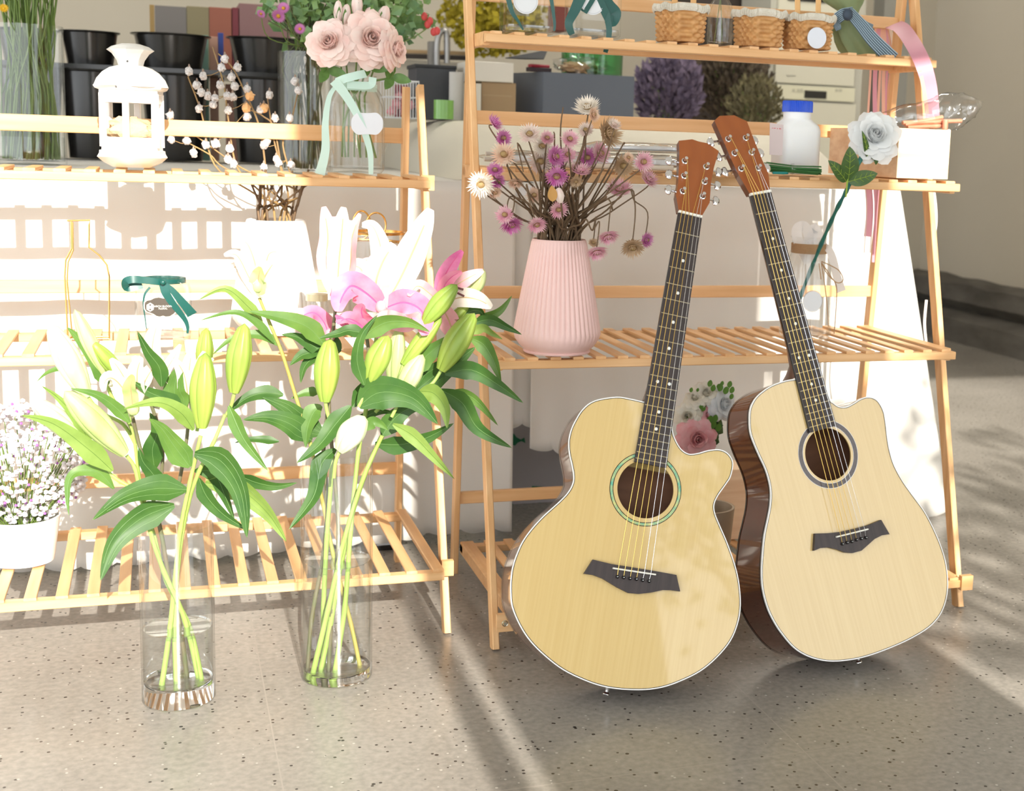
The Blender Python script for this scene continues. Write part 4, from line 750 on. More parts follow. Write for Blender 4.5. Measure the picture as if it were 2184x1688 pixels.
# green stems in the tall vase at far left on the table
vl = on(66, 1.15, TZ + .001); rl = 72 * S(vl); hl = (355 - 66) * S(vl); TV = Thing('glass_vase', 'wide clear glass vase of long green stems at the far left', 'vase', tuple(vl)); mb = MB(); mb.lathe([(0, .004), (rl, 0), (rl, hl), (rl - .003, hl), (rl - .004, .008), (0, .008)], vl, 56); TV.part('glass_body', mb, GLASS)
mb = MB(); mb.lathe([(0, .009), (rl - .005, .009), (rl - .005, hl * .2), (0, hl * .2)], vl, 48); TV.part('water', mb, WATER)
mb = MB(); rr = random.Random(33)
for k in range(95):
    a = rr.uniform(0, 6.28); q = rl * .82 * math.sqrt(rr.random()); a2 = a + rr.uniform(-1.2, 1.2); tp = V((math.cos(a2) * rl * rr.uniform(.2, 1.15), math.sin(a2) * rl * .9, hl * rr.uniform(1.3, 1.7)))
    mb.tube(crom([vl + V((q * math.cos(a), q * math.sin(a), .012)), vl + V((q * .9 * math.cos(a + .3), q * .9 * math.sin(a + .3), hl * .5)), vl + V((rl * .8 * math.cos(a2) * rr.random(), rl * .8 * math.sin(a2) * rr.random(), hl * .95)), vl + tp], 3), [.0019] * 9 + [.001], 5)
solo('greenery_bunch', 'long green stems standing in the wide vase at far left', 'stems', mb, STEMG, vl + V((0, 0, .012)))
daisy('daisy', 'yellow button flower at the top left corner among the stems', 8, 18, 1.05, 11, mat('button_yellow', (.75, .45, .02), .7), 5, 14, core=mat('button_core', (.8, .5, .03), .7), stem=vl + V((-.02, 0, .3)))
# square jars, baskets and bottle on the top shelf of the right rack
def rsq(mb, c, w, d, h, r, z0=0, top=1.0, n=6):          # rounded square walls
    base = []
    for sx, sy, a0 in ((1, 1, 0), (-1, 1, 1.571), (-1, -1, 3.142), (1, -1, 4.712)):
        for k in range(n + 1): a = a0 + 1.571 * k / n; base.append((sx * (w / 2 - r) + r * math.cos(a), sy * (d / 2 - r) + r * math.sin(a)))
    m = len(base); rows = [(0, .94), (.004, 1), (h * .97, top), (h, top * .97)]
    mb.add([V(c) + V((x * s_, y * s_, z0 + z)) for z, s_ in rows for x, y in base], [(i * m + k, i * m + (k + 1) % m, (i + 1) * m + (k + 1) % m, (i + 1) * m + k) for i in range(3) for k in range(m)] + [tuple(range(m - 1, -1, -1))], True); return mb
for k, (u0, u1, l) in enumerate(((1067, 1180, 'square glass jar with round white tag and thin hanging teal ribbon, left of the pair'), (1206, 1320, 'square glass jar with a full teal bow, right of the pair'))):
    yj = .285; c = on((u0 + u1) / 2, yj, Z1); wd = (u1 - u0) * S(c) * .94; T = Thing('square_jar', l, 'jar', tuple(c)); mb = MB(); rsq(mb, c, wd, wd * .8, .13, .014); T.part('glass_body', mb, GLASS)
    mb = MB(); rsq(mb, c, wd * .93, wd * .73, .012, .012, .003); mb.grid(lambda i, j: c + V((wd * .44 * (i - 1), wd * .34 * (j - 1), .015)), 3, 3); T.part('thick_base', mb, THICKG)
    yq = yj - wd * .4 - .004; Q = lambda u, v, d=0: at(u, v, yq + d); mb = MB()
    if k == 0:
        uc, vc, rp = 1121, 2, 28; ribbon(mb, [Q(1082, -12), Q(1092, 25), Q(1105, 45), Q(1116, 64)], [.011, .003]); T.part('ribbon_tail', mb, TEAL); mb = MB(); ribbon(mb, [Q(1174, -14), Q(1179, 20), Q(1183, 50), Q(1182, 66)], [.008, .004])
    else:
        uc, vc, rp = 1264, 4, 28; ribbon(mb, [Q(1240, -10), Q(1226, 22), Q(1213, 50), Q(1220, 74)], [.024, .012]); ribbon(mb, [Q(1282, -12), Q(1300, 12), Q(1313, 28), Q(1306, 46), Q(1298, 40)], .022); ribbon(mb, [Q(1272, -14), Q(1290, 25), Q(1300, 45)], .016); ribbon(mb, [Q(1293, 28), Q(1299, 60), Q(1297, 88), Q(1291, 112)], [.013, .009]); ribbon(mb, [Q(1245, 26), Q(1262, -2), Q(1270, -20)], .014)
    T.part('ribbon', mb, TEAL); mb = MB(); mb.lathe([(0, .001), (rp * S(c) * .95, .001), (rp * S(c) * .95, 0)], Q(uc, vc, .002), 36, (0, -1, 0)); tg = T.part('round_tag', mb, C('tag_pale', .72, .75, .78)); mb = MB(); mb.lathe([(rp * S(c) * .84, .0016), (rp * S(c) * .87, .0016)], Q(uc, vc, .002), 36, (0, -1, 0)); T.part('tag_line', mb, C('tag_line', .5, .52, .55), parent=tg)
WICK = mat('wicker', (.62, .34, .13), .6, col2=(.46, .23, .08), vs=(70, 70, 70)); LACE = mat('cream_lace', (.70, .66, .56), .9, bump=1, bs=500)
def basket(label, u0, u1, vt, vb, y, handle, tagp=None):
    c = on((u0 + u1) / 2, y, Z1); s = S(c); w = (u1 - u0) * s * .96; h = (vb - vt) * s * .86; T = Thing('wicker_basket', label, 'basket', tuple(c)); n = 160; m = 49
    def P(i, j):
        b = i / (m - 1); a = 6.283 * j / n; e = .5; cx = abs(math.cos(a)) ** e * math.copysign(1, math.cos(a)); sy_ = abs(math.sin(a)) ** e * math.copysign(1, math.sin(a))
        kk = int(b * 8); wv_ = math.sin(a * 13 + math.pi * (kk % 2)) * .0034 * abs(math.sin(b * 8 * math.pi)) ** .6; q = (.90 + .10 * b)
        return c + V((cx * (w / 2 * q + wv_), sy_ * (w * .36 * q + wv_), .001 + h * b))
    mb = MB(); mb.grid(P, m, n + 1); mb.add([P(0, j) for j in range(n)], [tuple(range(n - 1, -1, -1))]); T.part('woven_body', mb, WICK)
    mb = MB()
    def Q(i, j): a = 6.283 * j / 160; b = i / 5; e = .5; cx = abs(math.cos(a)) ** e * math.copysign(1, math.cos(a)); sy_ = abs(math.sin(a)) ** e * math.copysign(1, math.sin(a)); f = .0016 * math.sin(a * 42) ; return c + V((cx * (w / 2 + .003 + .003 * math.sin(b * 3.1) + f), sy_ * (w * .36 + .003 + .003 * math.sin(b * 3.1) + f), h * .86 + b * h * .22 + .002 * math.sin(a * 7)))
    mb.grid(Q, 6, 161); T.part('lace_trim', mb, LACE)
    if handle:
        for dx in handle: mb = MB(); mb.bar(at(dx, vt + 22, c.y - w * .2), at(dx + (3 if dx > sum(handle) / 2 else -2), -45, c.y - w * .2), .0125, .003, (1, 0, 0)); T.part('handle', mb, mat('split_wood', (.72, .42, .16), .5))
    if tagp: mb = MB(); mb.lathe([(0, .001), (.0215, .001), (.0215, 0)], at(*tagp, c.y - w * .40), 32, (0, -1, 0)); T.part('oval_tag', mb, C('tag_blue_white', .70, .74, .82))
basket('wicker basket with lace trim right of the square jars', 1397, 1503, 8, 92, .27, (1440, 1478)); basket('wicker basket with lace trim between the clear bottle and the tagged basket', 1564, 1668, 22, 104, .27, None); basket('wicker basket with a white oval tag', 1668, 1772, 34, 112, .26, (1702, 1744), (1742, 81))
c = on(1534, .30, Z1); mb = MB(); mb.lathe([(0, .003), (.024, 0), (.026, .006), (.026, .07), (.022, .085), (.012, .10), (.011, .15), (.009, .15), (.010, .10), (.023, .07), (.023, .008), (0, .006)], c, 36); solo('glass_bottle', 'slim clear bottle between two wicker baskets', 'bottle', mb, GLASS, c)
mb = MB(); mb.tube([c + V((-.012, 0, .006)), c + V((.004, 0, .15))], .0008, 5); solo('flower_wire', 'thin dark green wire in the slim clear bottle, leaning right', 'wire', mb, STEMG, c + V((0, 0, .006))); mb = MB(); mb.tube([c + V((.008, 0.004, .006)), c + V((-.004, .004, .15))], .0008, 5); solo('flower_wire', 'thin dark green wire in the slim clear bottle, leaning left', 'wire', mb, STEMG, c + V((0.01, 0, .006)))
# green wrapped posy with striped ribbon
yy = .27; W = lambda u, v, d=0: at(u, v, yy + d); T = Thing('wrapped_bouquet', 'sage green wrapped bouquet tied with a striped ribbon', 'bouquet', tuple(on(1840, yy, Z1))); SAGE = mat('sage_paper', (.27, .33, .17), .6, col2=(.20, .26, .12), vs=(12, 12, 12))
def wrap(mb, rows, n=36, amp=.22, seed=0):
    vs = []
    for i, (u, v, wd) in enumerate(rows):
        c_ = W(u, v, .02); s_ = S(c_)
        for k in range(n): a = 6.283 * k / n; q = wd * s_ * (1 + amp * math.sin(a * 7 + seed + i * .3) * .5 + amp * noise.noise(V((math.cos(a) * 2, math.sin(a) * 2, i * .35 + seed)))); vs.append(c_ + V((q * math.cos(a), q * .55 * math.sin(a), 0)))
    mb.add(vs, [(i * n + k, i * n + (k + 1) % n, (i + 1) * n + (k + 1) % n, (i + 1) * n + k) for i in range(len(rows) - 1) for k in range(n)], True)
mb = MB(); wrap(mb, [(1812, 30, 20), (1810, 45, 30), (1814, 68, 38), (1828, 92, 44), (1838, 110, 44), (1844, 121, 40), (1846, 124, 26)]); T.part('paper_skirt', mb, SAGE); mb = MB(); wrap(mb, [(1812, 30, 18), (1806, 20, 26), (1798, 5, 40), (1795, -12, 50), (1795, -25, 58)], seed=2); T.part('paper_collar', mb, SAGE)
STR = bpy.data.materials.new('striped_ribbon'); STR.use_nodes = True
def stripes(m, ca, cb):
    nt = m.node_tree; b = nt.nodes['Principled BSDF']; b.inputs['Roughness'].default_value = .6; at_ = nt.nodes.new('ShaderNodeAttribute'); at_.attribute_name = 'across'; ml = nt.nodes.new('ShaderNodeMath'); ml.operation = 'MULTIPLY'; ml.inputs[1].default_value = 7
    fr_ = nt.nodes.new('ShaderNodeMath'); fr_.operation = 'FRACT'; gt = nt.nodes.new('ShaderNodeMath'); gt.operation = 'GREATER_THAN'; gt.inputs[1].default_value = .55; mx = nt.nodes.new('ShaderNodeMixRGB'); mx.inputs[1].default_value = (*ca, 1); mx.inputs[2].default_value = (*cb, 1)
    nt.links.new(at_.outputs['Fac'], ml.inputs[0]); nt.links.new(ml.outputs[0], fr_.inputs[0]); nt.links.new(fr_.outputs[0], gt.inputs[0]); nt.links.new(gt.outputs[0], mx.inputs[0]); nt.links.new(mx.outputs[0], b.inputs['Base Color'])
stripes(STR, (.035, .055, .085), (.30, .42, .50))
def striped(T, name, strips):
    vs = []; fs = []; at_v = []
    for pts, w_ in strips:
        m_ = MB(); ribbon(m_, pts, w_); o_ = len(vs); vs += m_.v; fs += [tuple(i + o_ for i in f) for f in m_.f]; at_v += [0.0 if i % 2 == 0 else 1.0 for i in range(len(m_.v))]
    me = bpy.data.meshes.new(name); me.from_pydata([tuple(p - T.loc) for p in vs], [], fs); a_ = me.attributes.new('across', 'FLOAT', 'POINT'); a_.data.foreach_set('value', at_v); me.polygons.foreach_set('use_smooth', [True] * len(fs)); me.materials.append(STR)
    o_ = bpy.data.objects.new(name, me); scn.collection.objects.link(o_); o_.parent = T.o; return o_
striped(T, 'striped_ribbon', [([W(1785, 40, -.03), W(1800, 30, -.04), W(1822, 26, -.03)], .024), ([W(1812, 26, -.035), W(1835, 52, -.04), W(1862, 85, -.04), W(1905, 128, -.04)], [.022, .034]), ([W(1782, 42, -.02), W(1788, 62, -.02), W(1784, 54, 0)], .014), ([W(1820, 30, -.02), W(1845, 50, -.01), W(1862, 58, 0)], .012)])
mb = MB(); mb.ell(W(1808, 31, -.045), (.011, .009, .013)); T.part('ribbon_knot', mb, STR)
# pink ribbons
RIBP = mat('pink_ribbon', (.62, .30, .38), .5, trans=.25); RIBL = mat('peach_ribbon', (.72, .42, .32), .5, trans=.25); RIBW = mat('cream_ribbon', (.78, .68, .62), .5, trans=.25)
yr_ = .345
T = Thing('ribbon_roll', 'wide pink ribbon draped over the right end of the top shelf', 'ribbon', tuple(at(1940, 60, yr_))); mb = MB(); ribbon(mb, [at(1905, 52, .365), at(1925, 62, .30), at(1950, 98, .22), at(1970, 140, .175), at(1983, 190, .175), at(1990, 262, .175)], [.040, .030], k=8); T.part('ribbon_tail', mb, RIBP)
mb = MB(); ribbon(mb, [at(1962, 150, .175), at(1972, 200, .175), at(1980, 262, .18)], .008); T.part('peach_tail', mb, RIBL)
T = Thing('ribbon_bundle', 'bundle of thin pink, peach and white ribbons hanging below the top shelf', 'ribbon', tuple(at(1880, 60, .40)))
rr = random.Random(8); i = 0
for u, w_, m_, l_ in ((1856, .005, RIBL, 250), (1866, .010, RIBP, 252), (1876, .006, RIBL, 250), (1884, .008, RIBL, 248), (1891, .005, RIBP, 252), (1897, .004, RIBL, 246), (1903, .010, RIBW, 250)):
    mb = MB(); ribbon(mb, [at(u + (1885 - u) * .45, 52, .41), at(u + 4, 110, .405), at(u, 170, .40), at(u - (1890 - u) * .1 + rr.uniform(-3, 3), l_, .40)], w_, k=6); T.part('ribbon_strand', mb, m_)
T = Thing('ribbon_bundle', 'pink ribbons hanging below the second shelf by the rear leg', 'ribbon', tuple(at(1865, 400, .42)))
for u, v1_, w_, m_ in ((1852, 505, .017, RIBP), (1868, 560, .014, RIBP), (1858, 540, .004, RIBW), (1845, 540, .003, RIBW)): mb = MB(); ribbon(mb, [at(u, 396, .42), at(u + 3, 450, .42), at(u - 2, v1_, .42)], w_); T.part('ribbon_strand', mb, m_)
T = Thing('ribbon_bundle', 'white ribbon hanging along the right front leg of the right rack', 'ribbon', tuple(at(1992, 400, .26))); mb = MB(); ribbon(mb, [at(1990, 398, .24), at(1996, 440, .24), at(1997, 480, .235), at(1990, 520, .23)], [.007, .003]); T.part('ribbon_strand', mb, RIBW); mb = MB(); ribbon(mb, [at(1976, 640, .25), at(1972, 690, .25), at(1976, 735, .25)], .006); T.part('ribbon_strand', mb, RIBW)
# ------------------------------------------------------------------ second shelf of the right rack
def textmesh(txt, size, extr=.0002, bold=.0):
    cu = bpy.data.curves.new('t', 'FONT'); cu.body = txt; cu.size = size; cu.extrude = extr; cu.offset = bold; cu.align_x = 'CENTER'; cu.align_y = 'CENTER'
    ob = bpy.data.objects.new('t', cu); scn.collection.objects.link(ob); dg = bpy.context.evaluated_depsgraph_get(); me = bpy.data.meshes.new_from_object(ob.evaluated_get(dg)); bpy.data.objects.remove(ob); return me
def lettering(T, name, txt, size, c, m, parent=None, right=(1, 0, 0), up=(0, 0, 1)):
    me = textmesh(txt, size); r_ = V(right).normalized(); u_ = V(up); n_ = r_.cross(u_)
    for v in me.vertices: q = v.co.copy(); v.co = V(c) + r_ * q.x + u_ * q.y + n_ * q.z - T.loc
    me.materials.clear(); me.materials.append(m); o_ = bpy.data.objects.new(name, me); scn.collection.objects.link(o_); o_.parent = parent or T.o; return o_
FOIL = mat('silver_film', (.85, .86, .87), .25, .25, bump=.6, bs=45)
def film(mb, x0, x1, y0, y1, z0, h, seed, nx=60, ny=14):
    def P(i, j):
        a = i / (nx - 1); t = j / (ny - 1) * 2 * math.pi; x = x0 + (x1 - x0) * a; e = min(1, 6 * min(a, 1 - a) + .25)
        q = V((x * 18 + seed, math.cos(t) * 1.4, math.sin(t) * 1.4)); d = 1 + .18 * noise.noise(q) + .10 * noise.noise(q * 2.7)
        return V((x, (y0 + y1) / 2 + (y1 - y0) / 2 * math.cos(t) * d, z0 + h / 2 * (1 + e * math.sin(t) * min(d, 1.0) )))
    mb.grid(P, nx, ny); return mb
for k, (u0, u1, y0, y1, z, h, l) in enumerate(((1035, 1470, .12, .26, Z2 + .001, .030, 'long silvery clear-wrapped package lying on the second shelf, behind the headstock'), (1240, 1500, .14, .24, Z2 + .033, .020, 'upper shiny wrapped package stacked on the long one, second shelf'))):
    yq = (y0 + y1) / 2; a = on(u0, yq, z); b = on(u1, yq, z); T = Thing('wrapped_package', l, 'package', (a.x, yq, z)); T.part('film', film(MB(), a.x, b.x, y0, y1, z, h, k * 7), PLAST)
    mb = MB(); mb.bar((a.x + .02, yq, z + h * .45), (b.x - .02, yq, z + h * .45), h * .45, (y1 - y0) * .7, (0, 0, 1), .003); T.part('white_rods', mb, FOIL)
for k in range(3):
    yq = .095 + .012 * k; a = on(1200 + 20 * k, yq, Z2); b = on(1435, yq, Z2); mb = MB(); mb.tube([a + V((0, 0, .0055)), b + V((0, 0, .0055))], .005, 10)
    solo('white_rod', ['white rod at the front edge of the second shelf, nearest of three', 'white rod on the second shelf, middle of three', 'white rod on the second shelf, rearmost of three'][k], 'rod', mb, C('rod_cream_%d' % k, .75, .66, .54, .4), a, 'white rods on the second shelf')
for k in range(2):
    a = on(1030 + 8 * k, .15, Z2); mb = MB(); z = Z2 + .012 + .010 * k; mb.tube([V((a.x, .14 + .02 * k, z)), V((a.x + .12, .15 + .02 * k, z))], .004, 8); solo('grey_rod', 'thin dowel end poking out behind the left of the strawflowers, ' + ('lower' if k == 0 else 'upper') + ' one', 'rod', mb, C('dowel_%d' % k, .42, .36, .29), V((a.x, .14 + .02 * k, z - .004)))
# white bottle with blue cap
c = on(1694, .175, Z2); s = S(c); T = Thing('plastic_bottle', 'white plastic bottle with a ridged blue cap', 'bottle', tuple(c)); w_ = 92 * s; h = 116 * s
mb = MB(); n = 10; rows = [(0, .92), (.003, 1), (h * .55, 1.0), (h * .78, 1.0), (h * .88, .94), (h * .95, .80), (h * 1.0, .66), (h * 1.02, .64), (h * 1.14, .63)]; base = []
for sx, sy, a0 in ((1, 1, 0), (-1, 1, 1.571), (-1, -1, 3.142), (1, -1, 4.712)):
    for k in range(n + 1): base.append((sx, sy, a0 + 1.571 * k / n))
vs = []; m_ = len(base)
for z, q in rows:
    rad = .018 if z < h * .85 else (.018 + (z - h * .85) / (h * .15) * (w_ * .32 - .018) if z < h else w_ * .315); W2 = w_ * q; D2 = w_ * (.8 if z < h * .9 else .66 if z > h else .75) * q
    if z >= h: W2 = D2 = w_ * .64; 
    rad = min(rad, W2 / 2, D2 / 2)
    for sx, sy, a in base: vs.append(c + V((sx * (W2 / 2 - rad) + rad * math.cos(a), sy * (D2 / 2 - rad) + rad * math.sin(a), z)))
mb.add(vs, [(i * m_ + k, i * m_ + (k + 1) % m_, (i + 1) * m_ + (k + 1) % m_, (i + 1) * m_ + k) for i in range(len(rows) - 1) for k in range(m_)] + [tuple(range(m_ - 1, -1, -1))], True); T.part('bottle_body', mb, WHITEP, ang=60)
mb = MB(); mb.lathe([(0, 0), (w_ * .345, 0), (w_ * .345, h * .18), (w_ * .33, h * .20), (0, h * .20)], c + V((0, 0, h * 1.12)), 120, rib=.0012, ribn=60); T.part('cap', mb, mat('blue_cap', (.01, .08, .60), .35))
# printed sachet and wires
T = Thing('printed_sachet', 'clear printed sachet with red lettering left of the white bottle', 'sachet', tuple(on(1655, .17, Z2))); yq = .125
q = [at(1642, 262, yq), at(1671, 266, yq), at(1668, 332, yq - .01), at(1641, 330, yq - .01)]; mb = MB(); mb.add(q, [(0, 1, 2, 3)]); T.part('film', mb, C('sachet_lilac', .58, .47, .46, .3), thick=.001)
lettering(T, 'red_lettering', 'STAR', .0095, at(1656, 277, yq - .002), C('letter_red', .55, .04, .05)); mb = MB(); mb.box(at(1643, 292, yq - .0015), at(1669, 286, yq + .0)); T.part('pink_band', mb, C('band_pink', .60, .32, .36)); mb = MB(); mb.lathe([(0, .0008), (.007, .0008), (.007, 0)], at(1662, 306, yq - .004), 20, (0, -1, 0)); T.part('pink_print', mb, C('print_pink', .60, .22, .28))
T = Thing('wire_bundle', 'tied bundle of green floral wires lying on the second shelf', 'wire bundle', tuple(on(1700, .10, Z2))); rr = random.Random(4); mb = MB()
for k in range(70):
    dy = rr.uniform(-.014, .014); dz = abs(rr.gauss(.006, .004)) + .001; a = on(1632 + rr.uniform(-4, 4), .12 + dy, Z2); b = on(1745 + rr.uniform(-6, 8), .085 + dy * 1.4, Z2); c_ = (a + b) / 2
    mb.tube([a + V((0, 0, dz * 1.1 + .004)), V((c_.x, c_.y - dy * .5, Z2 + dz * .8 + .004)), b + V((0, 0, dz + .001))], .0008, 4)
T.part('wires', mb, mat('wire_green', (.05, .17, .05), .4)); mb = MB(); c_ = on(1690, .10, Z2); mb.lathe([(.010, -.004), (.011, 0), (.010, .004)], c_ + V((0, 0, .0115)), 16, (1, -.2, 0)); T.part('clear_tie', mb, PLAST)
for k in range(5):
    a = on(1648, .075 + .005 * k, Z2); b = on(1672 + 2 * k, .075 + .006 * k, Z2); mb = MB(); mb.tube([a + V((0, 0, .003)), b + V((0, 0, .003))], .0024, 8); solo('teal_stick', 'short teal stick at the shelf edge below the green wire bundle', 'stick', mb, C('teal_stick_%d' % k, .01, .22, .20), a, 'teal sticks at the shelf edge')
# open pine box with a clear bag of copper tools
T = Thing('wooden_box', 'open pine box at the right end of the second shelf', 'box', tuple(on(1965, .22, Z2))); y0, y1 = .078, .385; xa = on(1912, y0, Z2).x; xb = on(2021, y0, Z2).x; zt = at(1965, 275, y0).z; t = .009
for nm, a, b in (('front_board', (xa + t, y0, Z2), (xb, y0 + t, zt)), ('back_board', (xa + t, y1 - t, Z2), (xb, y1, zt)), ('side_board', (xa, y0, Z2), (xa + t, y1, zt)), ('side_board', (xb - t, y0 + t, Z2), (xb, y1 - t, zt)), ('bottom_board', (xa + t, y0 + t, Z2), (xb - t, y1 - t, Z2 + .005))):
    mb = MB(); mb.box(a, b); T.part(nm, mb, PINE)
T2 = Thing('plastic_bag', 'crumpled clear bag of copper rods sticking out of the pine box', 'bag', tuple(V(((xa + xb) / 2, .18, zt)))); ya = .14
def bagP(i, j, nx=44, ny=26):
    a = i / (nx - 1); t = j / (ny - 1) * 6.283; top = [(1852, 262), (1880, 240), (1925, 225), (1975, 215), (2010, 200), (2040, 196), (2070, 208), (2094, 218)]; bot = [(1854, 268), (1880, 272), (1925, 276), (1975, 279), (2010, 282), (2045, 280), (2075, 252), (2095, 221)]
    k = a * 7; q = min(6, int(k)); f = k - q; lp = lambda L: (L[q][0] * (1 - f) + L[q + 1][0] * f, L[q][1] * (1 - f) + L[q + 1][1] * f); A = at(*lp(top), ya); B = at(*lp(bot), ya); c_ = (A + B) / 2; hh = (A - B).length / 2
    nn = V((a * 9, math.cos(t), math.sin(t))); d = 1 + .14 * noise.noise(nn * 1.5) + .10 * noise.noise(nn * 4)
    return V((c_.x + .004 * noise.noise(nn * 3), c_.y + .035 * min(1, 5 * min(a, 1 - a) + .1) * math.cos(t) * d, max(c_.z + hh * math.sin(t) * d, zt + .001 if c_.x < xb else 0)))
mb = MB(); mb.grid(bagP, 44, 26); T2.part('film', mb, PLAST)
COP = mat('copper_pink', (.80, .36, .22), .3, .3)
for u0, v0, u1, v1 in ((1925, 262, 2050, 258), (1935, 272, 2020, 268), (1930, 266, 2010, 250)): mb = MB(); mb.tube([at(u0, v0, ya), at(u1, v1, ya)], .0045, 10); T2.part('copper_rod', mb, COP)
mb = MB(); p = at(2016, 266, ya - .012); mb.tube([p + V((0, 0, -.010)), p + V((0, 0, .010))], .006, 12); T2.part('knob', mb, COP)
# ------------------------------------------------------------------ middle shelf of the right rack: white rose in a twine-wrapped jar
c = on(1716, .235, Z3); s = S(c); r = 55 * s; T = Thing('glass_jar', 'tall clear jar wrapped with twine, holding the white rose', 'jar', tuple(c)); H_ = 213 * s
mb = MB(); mb.lathe([(0, .005), (r * .92, 0), (r, .008), (r * .97, H_ * .45), (r * .93, H_ * .72), (r * .80, H_ * .82), (r * .66, H_ * .88), (r * .66, H_ * .97), (r * .72, H_), (r * .64, H_), (r * .60, H_ * .88), (r * .88, H_ * .72), (r * .93, H_ * .45), (r * .95, .012), (0, .01)], c, 56); T.part('glass_body', mb, GLASS)
TW = mat('jute_twine', (.46, .29, .15), .9, bump=1, bs=400); mb = MB()
for k in range(9): mb.add(*(lambda z: ([c + V((r * .68 * math.cos(6.283 * i / 36) + .0012 * math.cos(j * 1.57) * math.cos(6.283 * i / 36), r * .68 * math.sin(6.283 * i / 36) + .0012 * math.cos(j * 1.57) * math.sin(6.283 * i / 36), z + .0012 * math.sin(j * 1.57))) for i in range(36) for j in range(4)], [(i * 4 + j, ((i + 1) % 36) * 4 + j, ((i + 1) % 36) * 4 + (j + 1) % 4, i * 4 + (j + 1) % 4) for i in range(36) for j in range(4)]))(H_ * .845 + k * .0023), True)
T.part('twine_band', mb, TW); yq = c.y - r - .002; Q = lambda u, v, d=0: at(u, v, yq + d)
for pts in ([Q(1752, 560, .01), Q(1765, 585), Q(1785, 603), Q(1798, 598), Q(1790, 578), Q(1768, 565), Q(1752, 558, .01)], [Q(1752, 562, .01), Q(1758, 600), Q(1764, 650), Q(1767, 697)], [Q(1752, 560, .01), Q(1772, 590), Q(1784, 612), Q(1783, 660), Q(1779, 712)], [Q(1747, 562, .01), Q(1749, 580), Q(1751, 596)]):
    mb = MB(); mb.tube(crom(pts, 5), .0011, 6); T.part('twine_tail', mb, TW)
mb = MB(); mb.lathe([(0, .001), (22 * s * .97, .001), (22 * s * .97, 0)], Q(1733, 643, .002), 36, (0, -1, 0)); tg = T.part('round_tag', mb, C('tag_ice', .72, .75, .78)); mb = MB(); mb.lathe([(22 * s * .99, .0005), (22 * s * 1.04, .0005)], Q(1733, 643, .002), 36, (0, -1, 0)); T.part('tag_rim', mb, C('tag_rim_grey', .35, .35, .38), parent=tg)
T = Thing('gauze_ribbon', 'white gauze ribbon looped in and over the twine-wrapped jar', 'ribbon', tuple(Q(1720, 530, .06))); GZ = mat('white_gauze', (.80, .79, .78), .7, trans=.4)
mb = MB(); ribbon(mb, [Q(1725, 560, .06), Q(1703, 515, .05), Q(1700, 490, .045), Q(1715, 483, .04), Q(1725, 505, .05), Q(1722, 545, .06)], .022); T.part('loop', mb, GZ); mb = MB(); ribbon(mb, [Q(1722, 560, .06), Q(1730, 510, .05), Q(1736, 488, .05), Q(1748, 515, .05), Q(1745, 550, .06)], .024); T.part('loop', mb, GZ)
mb = MB(); ribbon(mb, [Q(1742, 540, .06), Q(1760, 527, .03), Q(1774, 545, .02), Q(1785, 590, .02), Q(1795, 622, .02)], [.012, .020]); T.part('tail', mb, GZ)
# the rose: wrapped stem, leaves, head
yr = .055; K_ = lambda u, v, d=0: at(u, v, yr + d); p = K_(1866, 290, -.015); T = Thing('rose', 'white artificial rose on a teal-wrapped stem in the twine jar', 'flower', tuple(p))
SN = mat('white_silk', (.78, .80, .80), .6, trans=.25); T.part('bloom', rose(p, 50 * S(p) * 1.1, (-.25, -.85, .35), 5), SN)
mb = MB(); st = crom([c + V((-r * .75, 0, .012)), at(1715, 612, c.y - .01), at(1752, 520, .16), at(1783, 450, .09), K_(1808, 402, -.005), K_(1822, 372, -.01), K_(1840, 330, -.01), p + V((-.004, .008, -.02))], 6); mb.tube(st, [.0042 + .0009 * math.sin(i * 1.7) for i in range(len(st))], 9); T.part('wrapped_stem', mb, mat('teal_tape', (.010, .12, .11), .45, col2=(.02, .17, .13), vs=(90, 90, 90)))
DL = mat('silk_leaf', (.035, .085, .012), .4, col2=(.055, .12, .02), vs=(80, 80, 80), trans=.1); VEIN = C('leaf_vein', .30, .42, .05)
def vleaf(T, a, b, w_, up=(0, -1, .1), m=DL, veins=True, arc=.004, fold=.12):
    mb = MB(); mb.add(*leafpts(a, b, w_, up, fold=fold, arc=arc, n=12, m=7), True); lf_o = T.part('leaf', mb, m)
    if veins:
        mb = MB(); d = b - a; U = V(up).normalized(); U = (U - d * U.dot(d) / d.length_squared).normalized(); sd = d.normalized().cross(U); q = lambda t, e: a + d * t + U * (arc * 4 * t * (1 - t) + abs(e) * w_ * .5 * fold + .0009) + sd * e * w_ * .5; mb.tube([q(t / 8, 0) for t in range(8)], .0005, 4)
        for t in (.2, .38, .56, .72):
            for e in (-1, 1): mb.tube([q(t, 0), q(t + .10, e * .5)], .00035, 4)
        T.part('leaf_veins', mb, VEIN, parent=lf_o)
for a, b, w_ in (((1808, 388), (1812, 312), 44), ((1805, 388), (1766, 342), 28), ((1808, 388), (1872, 370), 33), ((1850, 338), (1838, 278), 14)):
    A = K_(*a, -.02); B = K_(*b, -.035); vleaf(T, A, B, w_ * S(A))
mb = MB(); mb.tube(crom([K_(1804, 420, -.01), K_(1806, 400, -.018), K_(1808, 375, -.022)], 4), .0018, 6); T.part('leaf_stalk', mb, VEIN)
for a, b in (((1850, 328), (1875, 345)), ((1865, 335), (1868, 352))): A = K_(*a, -.02); B = K_(*b, -.02); vleaf(T, A, B, .010, veins=False)
